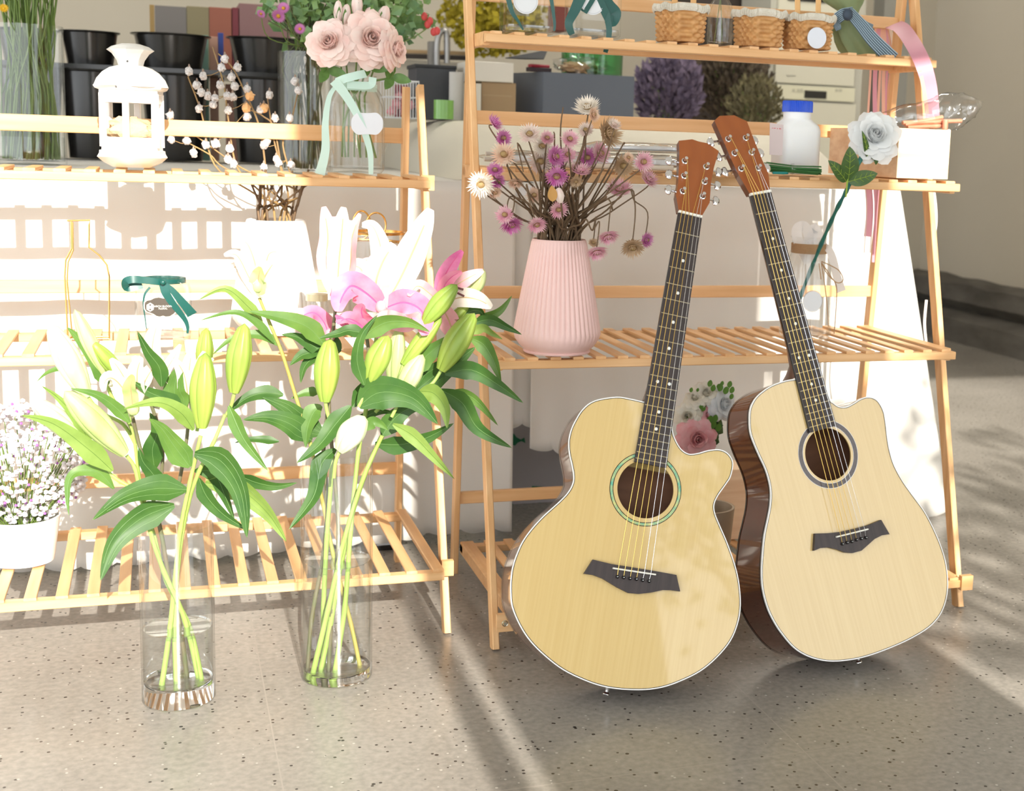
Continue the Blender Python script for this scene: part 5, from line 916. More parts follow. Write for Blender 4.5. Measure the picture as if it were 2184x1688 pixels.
# ------------------------------------------------------------------ faux bouquet between the guitars, standing on the lowest shelf
yf = .13; B_ = lambda u, v, d=0: at(u, v, yf + d); po = on(1500, yf + .03, ZRB); mb = MB(); mb.lathe([(0, .002), (.045, 0), (.055, .06), (.060, .13), (.055, .13), (.05, .05), (0, .01)], po, 40); solo('planter', 'plain beige planter hidden behind the left guitar', 'pot', mb, C('planter_beige', .45, .36, .26), po)
CRM = mat('cream_silk', (.78, .72, .58), .7, col2=(.82, .79, .70), vs=(60, 60, 60), trans=.2); PKS = mat('pink_silk', (.85, .38, .40), .65, col2=(.88, .55, .55), vs=(50, 50, 50), trans=.2); MCH = C('moss_green', .06, .13, .03)
for k, (u, v, r_, ax, m_, l) in enumerate(((1487, 936, 38, (-.1, -1, .1), PKS, 'large pink artificial peony, lowest flower between the guitars'), (1466, 888, 25, (-.5, -1, .2), CRM, 'cream artificial rose at left of the bunch between the guitars'), (1506, 838, 23, (0, -1, .5), CRM, 'cream artificial rose at the top of the bunch between the guitars'), (1543, 862, 32, (.4, -1, .2), SN, 'white artificial rose at the right, against the mahogany side'), (1482, 850, 20, (-.3, -.6, .8), CRM, 'small cream rose upper left in the bunch between the guitars'), (1510, 885, 17, (.2, -1, .3), PKS, 'pink rosebud in the middle of the bunch between the guitars'))):
    p = B_(u, v, -.02 if k == 0 else 0); T = Thing('artificial_rose', l, 'flower', tuple(p)); T.part('bloom', rose(p, r_ * S(p) * 1.15, ax, 30 + k), m_); mb = MB(); mb.tube(crom([p, (p + po) / 2 + V((0, .02, .03)), po + V((0, 0, .02))], 4), .002, 6); T.part('stem', mb, STEMG)
T = Thing('artificial_foliage', 'sprigs of round green leaves around the artificial roses', 'foliage', tuple(po + V((0.01, 0, .1)))); LG = mat('round_leaf', (.10, .22, .03), .5, trans=.2)
for u, v, r_ in ((1514, 818, 7), (1521, 828, 7), (1474, 832, 5), (1488, 832, 4), (1536, 827, 8), (1548, 833, 8), (1556, 820, 7), (1561, 832, 7), (1532, 824, 5), (1540, 818, 5), (1560, 846, 6), (1514, 896, 9), (1525, 893, 8), (1520, 905, 10), (1532, 912, 8), (1500, 872, 6), (1495, 868, 5), (1537, 822, 5)):
    p = B_(u, v, -.015); mb = MB(); s_ = S(p) * r_; mb.add(*leafpts(p - V((s_ * .3, 0, s_)), p + V((s_ * .3, 0, s_)), s_ * 1.7, n=7, m=5, prof=lambda b: math.sin(math.pi * min(.98, b + .02)) ** .5), True); T.part('leaf', mb, LG)
for a in ([(1500, 950), (1508, 860), (1530, 840), (1540, 818)], [(1500, 950), (1520, 870), (1545, 845), (1558, 822)], [(1500, 950), (1495, 870), (1510, 835), (1514, 818)], [(1500, 950), (1480, 870), (1475, 834)]): mb = MB(); mb.tube(crom([B_(*q, .01) for q in a], 4), .001, 5); T.part('stalk', mb, MCH)
mb = MB(); crumple(mb, B_(1512, 915, .03), .026, .02, .035, .5, 4, seed=5); T.part('moss', mb, MCH)
a = on(1520, .36, ZRB); mb = MB(); mb.box((a.x, .33, ZRB), (a.x + .10, .42, ZRB + .16)); solo('tan_block', 'tan wooden crate behind the gap between the guitars', 'crate', mb, PINE, (a.x, .33, ZRB))
# ------------------------------------------------------------------ middle shelf of the left rack
ym = .33; Lq = lambda u, v, d=0: at(u, v, ym + d); T = Thing('wire_bottle_frame', 'gold wire frame shaped like a bottle on the left rack', 'frame', tuple(on(188, ym, ZLM)))
def wire(T, nm, pts, r_=.0016, k=4, m=GOLD): mb = MB(); mb.tube(crom(pts, k) if k > 1 else pts, r_, 8); return T.part(nm, mb, m)
zb_ = ZLM + .003; xl_ = on(145, ym, zb_).x; xr2 = on(233, ym, zb_).x
wire(T, 'front_outline', [V((xl_, ym - .0, zb_)), Lq(138, 590), Lq(140, 555), Lq(153, 530), Lq(152, 472), Lq(143, 471), Lq(192, 470), Lq(190, 480), Lq(190, 528), Lq(212, 545), Lq(228, 565), Lq(233, 590), V((xr2, ym, zb_))], k=1)
wire(T, 'rear_outline', [V((xl_ + .006, ym + .03, zb_)), Lq(143, 600, .03), Lq(145, 560, .03), Lq(156, 534, .03), Lq(155, 474, .03)], .0014, k=1); mb = MB(); mb.tube([V((xl_, ym, zb_)), V((xr2, ym, zb_)), V((xr2, ym + .03, zb_)), V((xl_ + .006, ym + .03, zb_)), V((xl_, ym, zb_))], .0018, 8); T.part('base_wire', mb, GOLD)
# jar with teal bow and dark label
c = on(350, ym, ZLM); s = S(c); r = 57 * s; hj = (728 - 586) * s; T = Thing('glass_jar', 'clear glass jar with a teal bow and dark label on the left rack', 'jar', tuple(c))
mb = MB(); mb.lathe([(0, .005), (r * .93, 0), (r, .008), (r, hj * .76), (r * .93, hj * .86), (r * .80, hj * .90), (r * .80, hj * .93), (r * .84, hj * .95), (r * .85, hj), (r * .78, hj), (r * .76, hj * .9), (r * .90, hj * .84), (r * .96, hj * .74), (r * .96, .01), (0, .009)], c, 56); T.part('glass_body', mb, GLASS)
yq = c.y - r - .002; Q = lambda u, v, d=0: at(u, v, yq + d); z10 = lambda l: [(250 + a / 10.55, 560 + b / 10.55) for a, b in l]
def flat(T, nm, pts, d, m, parent=None, th=.0006): q = [Q(u, v, d) for u, v in pts]; mb = MB(); mb.add(q, [tuple(range(len(q)))]); return T.part(nm, mb, m, parent=parent, thick=th)
lab = z10([(600, 890), (650, 845), (740, 830), (820, 785), (930, 765), (1040, 790), (1120, 800), (1210, 840), (1300, 860), (1360, 920), (1375, 1000), (1360, 1090), (1290, 1170), (1200, 1230), (1100, 1240), (1035, 1215), (960, 1240), (880, 1225), (800, 1170), (720, 1140), (640, 1110), (600, 1050), (590, 970)])
LB = flat(T, 'label_border', lab, .0, C('label_cream', .62, .56, .44)); cx_ = sum(p[0] for p in lab) / len(lab); cy_ = sum(p[1] for p in lab) / len(lab); flat(T, 'label_face', [(cx_ + (u - cx_) * .93, cy_ + (v - cy_) * .90) for u, v in lab], -.001, C('label_brown', .055, .042, .030, .4), LB)
hx_ = z10([(742 + 92 * math.sin(k * 1.0472), 1008 - 102 * math.cos(k * 1.0472)) for k in range(6)]); flat(T, 'hexagon_mark', hx_, -.0018, C('mark_white', .80, .78, .72), LB); wire(T, 'hexagon_line', [Q(*p, -.0026) for p in z10([(742 + 60 * math.sin(k * 1.0472), 1008 - 68 * math.cos(k * 1.0472)) for k in range(7)])], .0003, 1, C('mark_line', .06, .05, .04))
for b in (960, 1058): mb = MB(); mb.lathe([(0, .0004), (.0016, .0004), (.0016, 0)], Q(*z10([(742, b)])[0], -.0026), 12, (0, -1, 0)); T.part('mark_dot', mb, C('mark_dot_%d' % b, .06, .05, .04), parent=LB)
wlt = C('label_text_white', .80, .78, .72); lettering(T, 'label_lettering', 'SEARCH BLOOM', .0048, Q(*z10([(1000, 990)])[0], -.002), wlt, LB); lettering(T, 'label_lettering', 'FLORAL', .0044, Q(*z10([(1030, 1042)])[0], -.002), wlt, LB)
Qz = lambda a, b, d=0: Q(*z10([(a, b)])[0], d); n = 40
mb = MB(); mb.add([c + V((r * .815 * math.cos(6.283 * k / n), r * .815 * math.sin(6.283 * k / n), hj * z)) for z in (.865, .935) for k in range(n)], [(k, (k + 1) % n, n + (k + 1) % n, n + k) for k in range(n)], True); T.part('ribbon_band', mb, TEAL)
mb = MB(); ribbon(mb, [Qz(1010, 450, .004), Qz(850, 430), Qz(600, 400, -.003), Qz(350, 380, -.006), Qz(190, 430, -.002), Qz(210, 560, .004), Qz(380, 545, .006), Qz(560, 490, .006)], [.012, .016]); T.part('bow_loop', mb, TEAL)
mb = MB(); ribbon(mb, [Qz(1060, 480, 0), Qz(1230, 620, -.004), Qz(1400, 820, -.006), Qz(1600, 1060, -.006), Qz(1690, 1180, -.004)], [.008, .020]); T.part('bow_loop', mb, TEAL); mb = MB(); ribbon(mb, [Qz(1050, 500, .001), Qz(1090, 680, -.002), Qz(1230, 900, -.003), Qz(1400, 1120, -.003), Qz(1530, 1300, -.002), Qz(1585, 1460, -.002), Qz(1580, 1600, -.001)], [.018, .004]); T.part('bow_tail', mb, TEAL)
mb = MB(); ribbon(mb, [Qz(740, 560, .004), Qz(640, 680, .002), Qz(600, 800, .002), Qz(590, 960, .002), Qz(620, 1200, .003), Qz(660, 1500, .003)], [.005, .0015]); T.part('thin_tail', mb, TEAL); mb = MB(); mb.ell(Qz(1030, 450, -.003), (.0055, .005, .0055), 12, 8); T.part('knot', mb, TEAL)
# canister with a gold scroll handle, and a small pale jar, behind the lilies
c = on(803, .36, ZLM); s = S(c); T = Thing('glass_canister', 'clear canister with a gold rim and looped gold handle behind the lilies', 'canister', tuple(c)); r = 58 * s; hc = (735 - 520) * s; mb = MB(); mb.lathe([(0, .004), (r, 0), (r, hc), (r - .002, hc), (r - .003, .006), (0, .006)], c, 48); T.part('glass_body', mb, GLASS)
mb = MB(); mb.lathe([(r + .001, hc), (r + .002, hc + .004), (r - .004, hc + .005), (r - .004, hc - .001), (r + .001, hc)], c, 48); T.part('gold_rim', mb, GOLD)
for uc, rx, ry in ((771, 19, 30), (802, 21, 26)): wire(T, 'gold_loop', [at(uc + rx * math.cos(6.283 * k / 20), 480 + ry * math.sin(6.283 * k / 20), c.y - .0) for k in range(21)], .0018, 2)
wire(T, 'gold_bar', [at(746, 513, c.y), at(800, 512, c.y), at(852, 517, c.y)], .003, 2)
c = on(676, .30, ZLM); mb = MB(); s = S(c); mb.lathe([(0, .003), (24 * s, 0), (25 * s, 60 * s), (21 * s, 75 * s), (21 * s, 84 * s), (18 * s, 84 * s), (18 * s, 70 * s), (23 * s, 58 * s), (22 * s, .006), (0, .006)], c, 40); T = Thing('honey_jar', 'small clear jar with pale gold lid beside the white ribbed vase', 'jar', tuple(c)); T.part('glass_body', mb, GLASS); mb = MB(); mb.lathe([(0, 0), (23 * s, 0), (23 * s, 14 * s), (0, 14 * s)], c + V((0, 0, 84.5 * s)), 36); T.part('lid', mb, mat('pale_gold_lid', (.78, .68, .45), .35, .3))
# gypsophila in a white pot on the lowest shelf, far left
c = on(48, .30, ZLB); s = S(c); mb = MB(); mb.lathe([(0, .003), (.055, 0), (.068, .085), (.064, .085), (.052, .01), (0, .01)], c, 48); solo('white_pot', 'white pot of tiny pale blossoms on the lowest left shelf', 'pot', mb, WCER, c)
T = Thing('gypsophila_bunch', 'cloud of tiny white blossoms with purple specks at lower left', 'flowers', tuple(c + V((0, 0, .02)))); rr = random.Random(17); mb = MB(); m2 = MB(); m3 = MB()
cc = at(45, 985, .30)
for k in range(1500):
    d = V((rr.gauss(0, 1), rr.gauss(0, 1), rr.gauss(0, 1))).normalized() * rr.uniform(.5, 1) ** .5; p = cc + V((d.x * .125, d.y * .09, d.z * .115))
    if p.z < c.z + .06: p.z = c.z + .06 + rr.uniform(0, .04)
    (m2 if k % 9 == 0 else mb).ell(p, (.0048,) * 3 if k % 9 else (.003,) * 3, 5, 3)
    if k % 12 == 0: m3.tube([c + V((0, 0, .03)), (c + p) / 2 + V((rr.uniform(-.01, .01), 0, .02)), p], .0007, 4)
o_ = T.part('white_blossoms', mb, mat('gyp_white', (.84, .80, .82), .8, trans=.2)); o_['kind'] = 'stuff'; o_ = T.part('purple_specks', m2, C('gyp_purple', .34, .12, .42)); o_['kind'] = 'stuff'; o_ = T.part('stalks', m3, STEMG); o_['kind'] = 'stuff'
# ------------------------------------------------------------------ lilies in the two floor vases
LL = mat('lily_leaf', (.030, .090, .016), .45, col2=(.055, .130, .022), vs=(25, 25, 25), trans=.2, spec=.35)
LM = mat('lily_leaf_mid', (.075, .17, .028), .45, col2=(.12, .23, .04), vs=(25, 25, 25), trans=.3); LP = mat('lily_leaf_pale', (.19, .30, .055), .45, col2=(.26, .38, .085), vs=(25, 25, 25), trans=.4)
BG = mat('lily_bud_green', (.36, .47, .085), .42, col2=(.25, .38, .06), vs=(40, 40, 8), trans=.2); BP = mat('lily_bud_pale', (.62, .68, .36), .45, col2=(.45, .58, .20), vs=(30, 30, 8), trans=.25); BW = mat('lily_bud_white', (.80, .80, .66), .45, col2=(.62, .70, .42), vs=(30, 30, 8), trans=.3)
PWH = mat('petal_white', (.70, .64, .56), .5, trans=.2); PPK = mat('petal_pink', (.72, .15, .28), .5, col2=(.74, .28, .38), vs=(30, 30, 30), trans=.2); PPL = mat('petal_pale_pink', (.70, .30, .37), .5, col2=(.74, .50, .48), vs=(25, 25, 25), trans=.2); PMG = mat('petal_magenta', (.62, .08, .30), .5, col2=(.74, .26, .44), vs=(30, 30, 30), trans=.3)
SG = mat('lily_stem', (.26, .38, .07), .45, col2=(.34, .46, .12), vs=(60, 60, 18)); SB = mat('lily_stem_purple', (.16, .12, .07), .5, col2=(.10, .12, .05), vs=(60, 60, 30)); SY = mat('lily_stem_ochre', (.40, .27, .07), .5, col2=(.30, .33, .08), vs=(40, 40, 20)); ANT = C('anther_brown', .10, .02, .02)
RIBM = mat('petal_midrib', (.50, .36, .20), .5, trans=.2); RIBK = mat('petal_midrib_pink', (.62, .10, .26), .5, trans=.2)
LV = mat('leaf_vein_light', (.15, .26, .09), .5)
def blade(pts, w, roll=0.0, fold=.22, prof=None, m=7, k=6, wave=0, seed=0):
    P_ = crom(pts, k); n = len(P_); vs = []; L = [0]
    for i in range(1, n): L.append(L[-1] + (P_[i] - P_[i - 1]).length)
    for i, p in enumerate(P_):
        t = (P_[min(i + 1, n - 1)] - P_[max(i - 1, 0)]).normalized(); b = L[i] / L[-1]; sd = t.cross(CF); sd = sd.normalized(); up = sd.cross(t); up = -up if up.dot(CF) > 0 else up
        q = sd * math.cos(roll) + up * math.sin(roll); u2 = up * math.cos(roll) - sd * math.sin(roll)
        ww = w / 2 * (prof(b) if prof else min(1, (b * 4.2 + .10)) ** .8 * max(0.0, 1 - max(0, b - .25) / .75 * 1.0) ** .72)
        for j in range(m):
            a = 2 * j / (m - 1) - 1; a = math.copysign(abs(a) ** 1.9, a) if m == 9 else a; vs.append(p + q * ww * a + u2 * ww * (fold * abs(a) - .5 * fold) + u2 * wave * math.sin(b * 17 + seed + a) * abs(a) * ww)
    return vs, [(i * m + j, i * m + j + 1, (i + 1) * m + j + 1, (i + 1) * m + j) for i in range(n - 1) for j in range(m - 1)], P_
class Stem:
    def __init__(s, label, yb, pts, r, m=SG, group=None):
        """pts: (u, v, y) waypoints from the cut end upwards"""
        s.P = crom([at(*p) for p in pts], 6); s.T = Thing('lily_stem', label, 'flower', tuple(s.P[0]), group); mb = MB(); n = len(s.P); mb.tube(s.P, [r * (1.0 - .35 * i / n) * (1.12 if i % 6 == 0 else 1) for i in range(n)], 9); s.T.part('stem', mb, m); s.y = yb
    def leaf(s, pts, w, dy0=0, dy1=0, m=LL, roll=.25, fold=.22, vein=True, wave=.05):
        n = len(pts); q = [at(u, v, s.y + dy0 + (dy1 - dy0) * i / (n - 1)) for i, (u, v) in enumerate(pts)]; W_ = w * S(q[0]); mb = MB(); a, b, c_ = blade(q, W_, roll, fold, wave=wave, seed=w); mb.add(a, b, True); o_ = s.T.part('leaf', mb, m)
        if vein:
            mb = MB(); nn = len(c_); mb.tube([a[i * 7 + 3] - CF * .0004 for i in range(nn)], .0003, 4)
            for j in (1, 5):
                if w > 50: mb.tube([a[i * 7 + j] * .5 + a[i * 7 + (2 if j == 1 else 4)] * .5 - CF * .0007 for i in range(1, nn - 3)], .00018, 3)
            s.T.part('leaf_vein', mb, LV if m is not LP else LM, parent=o_)
    def bud(s, b, t, w, m=BG, dy0=0, dy1=0, stalk=None):
        p = at(b[0], b[1], s.y + dy0); q = at(t[0], t[1], s.y + dy1); mb = budm(p, q, w * S(p) * 1.05); o_ = s.T.part('bud', mb, m)
        if stalk: mb = MB(); mb.tube(crom([p] + [at(u, v, s.y + dy0) for u, v in stalk], 5), .0030, 8); s.T.part('bud_stalk', mb, SG if m is not PWH else SB)
        return p
    def flower(s, c, petals, w0=.0, stam=None, stalk=None, throat=None):
        """petals: (list of px points, width px, material, dy at tip, roll)"""
        q = at(c[0], c[1], s.y + w0); mb = MB(); mb.ell(q, (.010, .010, .012), 12, 8); f = s.T.part('flower', mb, throat or BP)
        for pts, w, m, dy, roll in petals:
            n = len(pts); P_ = [at(u, v, s.y + w0 + dy * i / (n - 1)) for i, (u, v) in enumerate(pts)]; mb = MB(); a, b, cc_ = blade(P_, w * S(q), roll, .30, prof=lambda b: max(.02, math.sin(math.pi * min(.985, .10 + b * .87)) ** .62), wave=.13, seed=w, m=9); mb.add(a, b, True); o_ = s.T.part('petal', mb, [m, RIBM if m in (PWH, PPL, BP) else RIBK], parent=f)
            for i_, pg in enumerate(o_.data.polygons):
                if i_ % 8 in (3, 4) and i_ // 8 < (n - 1) * 6 * .8: pg.material_index = 1
        for st in stam or ():
            P_ = [at(u, v, s.y + w0 - .02) for u, v in st]; mb = MB(); mb.tube(crom([q] + P_[:1], 3), .0006, 5); e = P_[0]; mb.tube([P_[0], P_[1]], .0018, 6); s.T.part('stamen', mb, ANT, parent=f)
        if stalk: mb = MB(); mb.tube(crom([q] + [at(u, v, s.y + w0) for u, v in stalk], 5), .0030, 8); s.T.part('flower_stalk', mb, SB)
Y1 = cv1.y; Y2 = cv2.y
# shorter vase
a = Stem('white lily stem ending in the large upright green bud over the shorter vase', Y1 - .01, [(345, 1462, Y1 - .01), (362, 1345, Y1), (372, 1250, Y1), (385, 1130, Y1 - .01), (405, 1030, Y1 - .02), (428, 930, Y1 - .02)], .0046)
a.bud((431, 913), (438, 752), 52, BG, -.01, -.01); a.leaf([(415, 968), (470, 985), (512, 1050), (527, 1148)], 66, -.02, -.06, LL, .2); a.leaf([(398, 1045), (330, 1042), (262, 1062), (197, 1110)], 60, -.02, -.07, LL, .35); a.leaf([(372, 1078), (300, 1108), (245, 1160), (214, 1240)], 60, -.02, -.06, LL, -.3)
a.leaf([(405, 997), (370, 950), (345, 915), (318, 893)], 54, -.03, -.06, LM, .2); a.leaf([(413, 918), (385, 880), (335, 858), (262, 873)], 36, -.03, -.07, LP, .5)
a.leaf([(424, 1020), (440, 1060), (478, 1100), (530, 1132)], 38, .0, -.02, LL)
b = Stem('white lily stem with the slim bright bud standing apart right of the shorter vase', Y1 + .01, [(376, 1468, Y1), (372, 1330, Y1 + .01), (380, 1200, Y1 + .01), (400, 1080, Y1), (425, 1005, Y1 - .01), (455, 945, Y1 - .01), (480, 885, Y1 - .01)], .0042)
b.bud((500, 838), (522, 690), 50, BG, -.015, -.015, [(492, 868), (480, 890)]); b.leaf([(488, 866), (508, 915), (528, 950), (572, 1005)], 34, -.03, -.07, LM, .2); b.leaf([(438, 1030), (510, 1045), (570, 1095), (611, 1156)], 56, .02, -.02, LP, .2); b.leaf([(505, 1013), (545, 1030), (590, 1038), (634, 1030)], 30, .02, 0, LL, .3); b.leaf([(415, 1005), (455, 1010), (480, 1060), (500, 1110)], 38, .02, 0, LL)
c1 = Stem('white lily stem leaning left with the big pale bud and the sheathed one beside it', Y1 - .02, [(425, 1455, Y1 + .01), (395, 1325, Y1), (352, 1225, Y1 - .01), (325, 1150, Y1 - .02), (300, 1055, Y1 - .03), (288, 1000, Y1 - .03), (270, 972, Y1 - .03)], .0044)
c1.bud((266, 968), (137, 834), 54, BP, -.02, -.05); c1.bud((188, 952), (64, 850), 46, BW, -.02, -.05, [(215, 990), (245, 1020), (290, 1045)]); c1.leaf([(240, 1005), (190, 960), (115, 905), (45, 886)], 46, -.04, -.07, LP, .2); c1.leaf([(195, 955), (165, 895), (125, 850), (88, 823)], 26, -.03, -.06, LP, .3); c1.leaf([(243, 1043), (210, 1008), (170, 1005), (148, 1022), (144, 1060), (147, 1100)], 28, -.02, -.05, LM, .2)
c1.leaf([(277, 902), (245, 868), (205, 842), (150, 829)], 27, -.03, -.06, LM, .3)
d = Stem('white lily stem with the tall overexposed white bud at far left of the shorter vase', Y1 + .03, [(432, 1460, Y1), (405, 1340, Y1 + .01), (355, 1240, Y1 + .02), (330, 1150, Y1 + .03), (300, 1040, Y1 + .03), (285, 930, Y1 + .03), (262, 880, Y1 + .03)], .0042)
d.bud((186, 845), (107, 692), 52, BW, 0, -.02, [(215, 880), (262, 905), (290, 950)]); d.bud((222, 800), (159, 660), 32, BP, 0, -.02, [(240, 850), (275, 900)]); d.bud((266, 812), (196, 730), 32, BG, 0, -.02, [(275, 860), (283, 900)]); d.leaf([(238, 830), (215, 780), (180, 735), (143, 698)], 46, .0, -.02, LM, .3); d.leaf([(160, 792), (130, 786), (100, 796), (78, 815)], 15, .0, -.02, LM, .4, vein=False)
d.leaf([(345, 825), (340, 785), (315, 750), (293, 707)], 34, -.03, -.06, LL, .2); d.leaf([(390, 880), (372, 840), (378, 800), (392, 775)], 58, -.01, -.02, LM, .2); d.leaf([(400, 872), (350, 850), (315, 835), (281, 812)], 36, -.01, -.03, LL, .3); d.leaf([(330, 1000), (325, 960), (335, 920), (320, 880)], 44, .0, -.02, LL); d.leaf([(345, 1040), (325, 1010), (305, 985), (296, 955)], 34, -.02, -.03, LL)
e = Stem('white lily stem with the two opening white flowers over the shorter vase', Y1 + .02, [(400, 1458, Y1 + .02), (385, 1340, Y1 + .02), (360, 1230, Y1 + .03), (342, 1130, Y1 + .03), (310, 1000, Y1 + .02), (292, 930, Y1 + .02), (283, 890, Y1 + .01)], .0042, SB)
e.flower((284, 872), [([(284, 872), (262, 830), (240, 808), (224, 812), (222, 835)], 36, PWH, -.05, .2), ([(284, 870), (270, 820), (255, 790), (236, 765)], 34, PWH, -.02, .2), ([(284, 870), (290, 825), (292, 790), (302, 762)], 44, PWH, -.03, -.1), ([(286, 870), (305, 820), (322, 790), (348, 762)], 34, PWH, -.02, -.3), ([(284, 884), (280, 850), (278, 825), (284, 800)], 34, BP, -.045, 0)], 0.0)
e.flower((402, 900), [([(402, 905), (400, 850), (392, 800), (372, 765)], 36, PWH, -.03, .1), ([(402, 905), (408, 850), (420, 800), (436, 750)], 34, PWH, -.01, -.2), ([(402, 900), (398, 850), (402, 795), (410, 740)], 38, PWH, .0, 0), ([(402, 905), (385, 830), (350, 800), (335, 790)], 30, PWH, -.02, .3), ([(402, 905), (415, 850), (432, 790), (455, 765)], 26, PWH, 0, -.3)], .01, stalk=[(395, 960), (380, 1040)])
e.flower((318, 850), [([(330, 880), (322, 800), (325, 730), (340, 678)], 46, PWH, .02, 0), ([(330, 880), (350, 800), (372, 760), (385, 735)], 30, PWH, .02, -.2), ([(330, 880), (310, 830), (300, 790), (285, 760)], 36, PWH, .02, .2)], .03, stalk=[(345, 940), (345, 1010)])
e.bud((435, 800), (440, 700), 34, BG, .02, .02, [(430, 860), (420, 920)])
# taller vase
Y = Y2
a = Stem('lily stem crowned by the tall closed white-pink trumpet over the taller vase', Y + .01, [(700, 1446, Y), (708, 1300, Y), (722, 1150, Y + .01), (712, 1000, Y + .02), (702, 880, Y + .02), (704, 760, Y + .02), (712, 690, Y + .01), (717, 640, Y + .01)], .0040, SB)
a.flower((718, 622), [([(717, 632), (698, 570), (700, 500), (690, 441)], 46, PPL, -.01, .5), ([(718, 632), (722, 560), (728, 500), (733, 442)], 50, PWH, -.03, 0), ([(719, 632), (744, 570), (748, 510), (768, 456)], 44, PPL, -.01, -.5), ([(718, 630), (710, 560), (715, 500), (712, 462)], 46, PPL, .02, .2), ([(719, 630), (735, 560), (740, 500), (748, 470)], 44, PWH, .02, -.2)], 0, throat=PPL)
a.bud((694, 857), (704, 722), 52, BG, -.05, -.05, [(698, 880), (706, 905)]); a.leaf([(765, 868), (810, 838), (880, 850), (934, 905)], 78, -.06, -.10, LL, .15, .15); a.leaf([(748, 866), (715, 905), (680, 950), (633, 988)], 46, -.05, -.09, LL, .2); a.leaf([(716, 958), (685, 990), (668, 1060), (616, 1130)], 44, -.04, -.08, LL, .25)
b = Stem('lily stem carrying the widest open pink lily above the taller vase', Y, [(712, 1446, Y - .01), (735, 1300, Y - .01), (748, 1130, Y - .01), (765, 960, Y), (785, 850, Y), (800, 740, Y), (806, 690, Y)], .0046, SG)
b.flower((812, 655), [([(815, 660), (850, 600), (885, 525), (919, 446)], 66, PWH, -.03, 0), ([(812, 655), (815, 590), (812, 530), (795, 484), (772, 480)], 46, PWH, .03, .1), ([(812, 655), (780, 625), (748, 610), (728, 635), (722, 665)], 62, PPK, -.05, .1), ([(812, 655), (790, 610), (765, 570), (740, 575)], 54, PPL, .02, .2), ([(815, 660), (860, 645), (900, 665), (906, 716)], 58, PPK, -.07, -.1), ([(812, 660), (800, 610), (815, 560), (840, 520)], 64, PPL, .0, 0), ([(815, 665), (830, 680), (870, 688), (895, 668)], 42, PPL, -.06, .2), ([(808, 655), (795, 570), (780, 555), (757, 568)], 16, PPL, .03, .4)], 0, throat=PPL)
b.flower((778, 700), [([(790, 715), (765, 690), (740, 680), (718, 690)], 36, PPK, -.05, .2), ([(790, 712), (778, 690), (770, 665), (776, 650)], 42, PPK, -.04, 0), ([(795, 716), (815, 690), (835, 680), (860, 678)], 44, PPL, -.03, 0), ([(795, 716), (770, 706), (735, 690), (716, 672)], 22, PMG, -.05, .2)], .0, stalk=[(785, 740), (788, 800)], throat=PPK)
b.bud((788, 815), (828, 716), 50, BG, -.05, -.06, [(778, 840), (765, 868)]); b.leaf([(777, 822), (762, 770), (772, 715), (806, 671)], 30, -.07, -.09, LL, .3); b.leaf([(770, 722), (820, 690), (870, 688), (917, 708)], 42, -.05, -.08, LM, .4); b.leaf([(780, 712), (745, 705), (720, 712), (680, 722)], 30, -.04, -.05, LL, .4); b.bud((838, 824), (852, 700), 40, BP, -.02, -.02, [(828, 850), (800, 880)])
b.leaf([(800, 946), (850, 950), (910, 935), (968, 903)], 44, -.02, -.05, LL, .4)
c1 = Stem('lily stem bending right with the pink lily nearest the rack leg', Y + .01, [(680, 1447, Y), (705, 1330, Y), (730, 1190, Y), (765, 1050, Y), (810, 940, Y), (850, 870, Y), (890, 790, Y + .01), (920, 720, Y + .01), (938, 660, Y + .01)], .0048, SG)
c1.flower((940, 645), [([(938, 645), (945, 600), (962, 565), (986, 535)], 36, PMG, -.01, .2), ([(942, 645), (965, 615), (995, 595), (1031, 577)], 34, PPL, -.01, 0), ([(942, 650), (980, 635), (1020, 640), (1049, 656)], 42, PWH, -.04, 0), ([(942, 655), (955, 680), (965, 700), (988, 700)], 46, PPL, -.04, .1), ([(938, 648), (915, 625), (890, 610), (872, 632)], 30, PPL, -.04, .3), ([(940, 645), (948, 610), (965, 590), (985, 580)], 28, PPK, -.02, .1)], 0, [[(968, 612), (988, 618)], [(960, 618), (990, 632)]], throat=BP)
c1.bud((905, 690), (975, 607), 42, BG, -.06, -.08, [(890, 740), (880, 780)]); c1.bud((860, 778), (942, 676), 34, BG, -.05, -.06, [(850, 810), (835, 850)]); c1.bud((941, 790), (1012, 668), 54, BG, -.04, -.05, [(925, 815), (905, 832)]); c1.bud((852, 850), (902, 756), 44, BP, -.06, -.06, [(845, 870), (835, 890)]); c1.bud((1005, 632), (1032, 574), 34, BP, .02, .02, [(985, 650), (960, 680)]); c1.bud((955, 690), (1000, 650), 22, BG, 0, 0)
c1.leaf([(895, 835), (925, 840), (948, 870), (954, 915)], 42, -.05, -.09, LP, .2); c1.leaf([(940, 832), (985, 860), (1020, 915), (1092, 956)], 46, -.04, -.08, LL, .2); c1.leaf([(955, 836), (1000, 845), (1030, 870), (1062, 908)], 26, -.01, -.03, LM, .3); c1.leaf([(949, 798), (1005, 790), (1060, 820), (1116, 860)], 42, -.03, -.07, LL, .2)
c1.leaf([(1002, 722), (1030, 735), (1052, 770), (1069, 818)], 36, -.01, -.04, LM, .2); c1.leaf([(1009, 690), (1045, 683), (1080, 698), (1113, 714)], 28, 0, -.02, LL, .3); c1.leaf([(1002, 712), (1030, 700), (1050, 712), (1072, 724)], 22, 0, -.02, LP, .3, vein=False); c1.leaf([(1010, 688), (1045, 675), (1070, 660), (1092, 631)], 24, .01, 0, LM, .3); c1.leaf([(982, 682), (1005, 664), (1025, 665), (1035, 682)], 26, 0, 0, LL, .2)
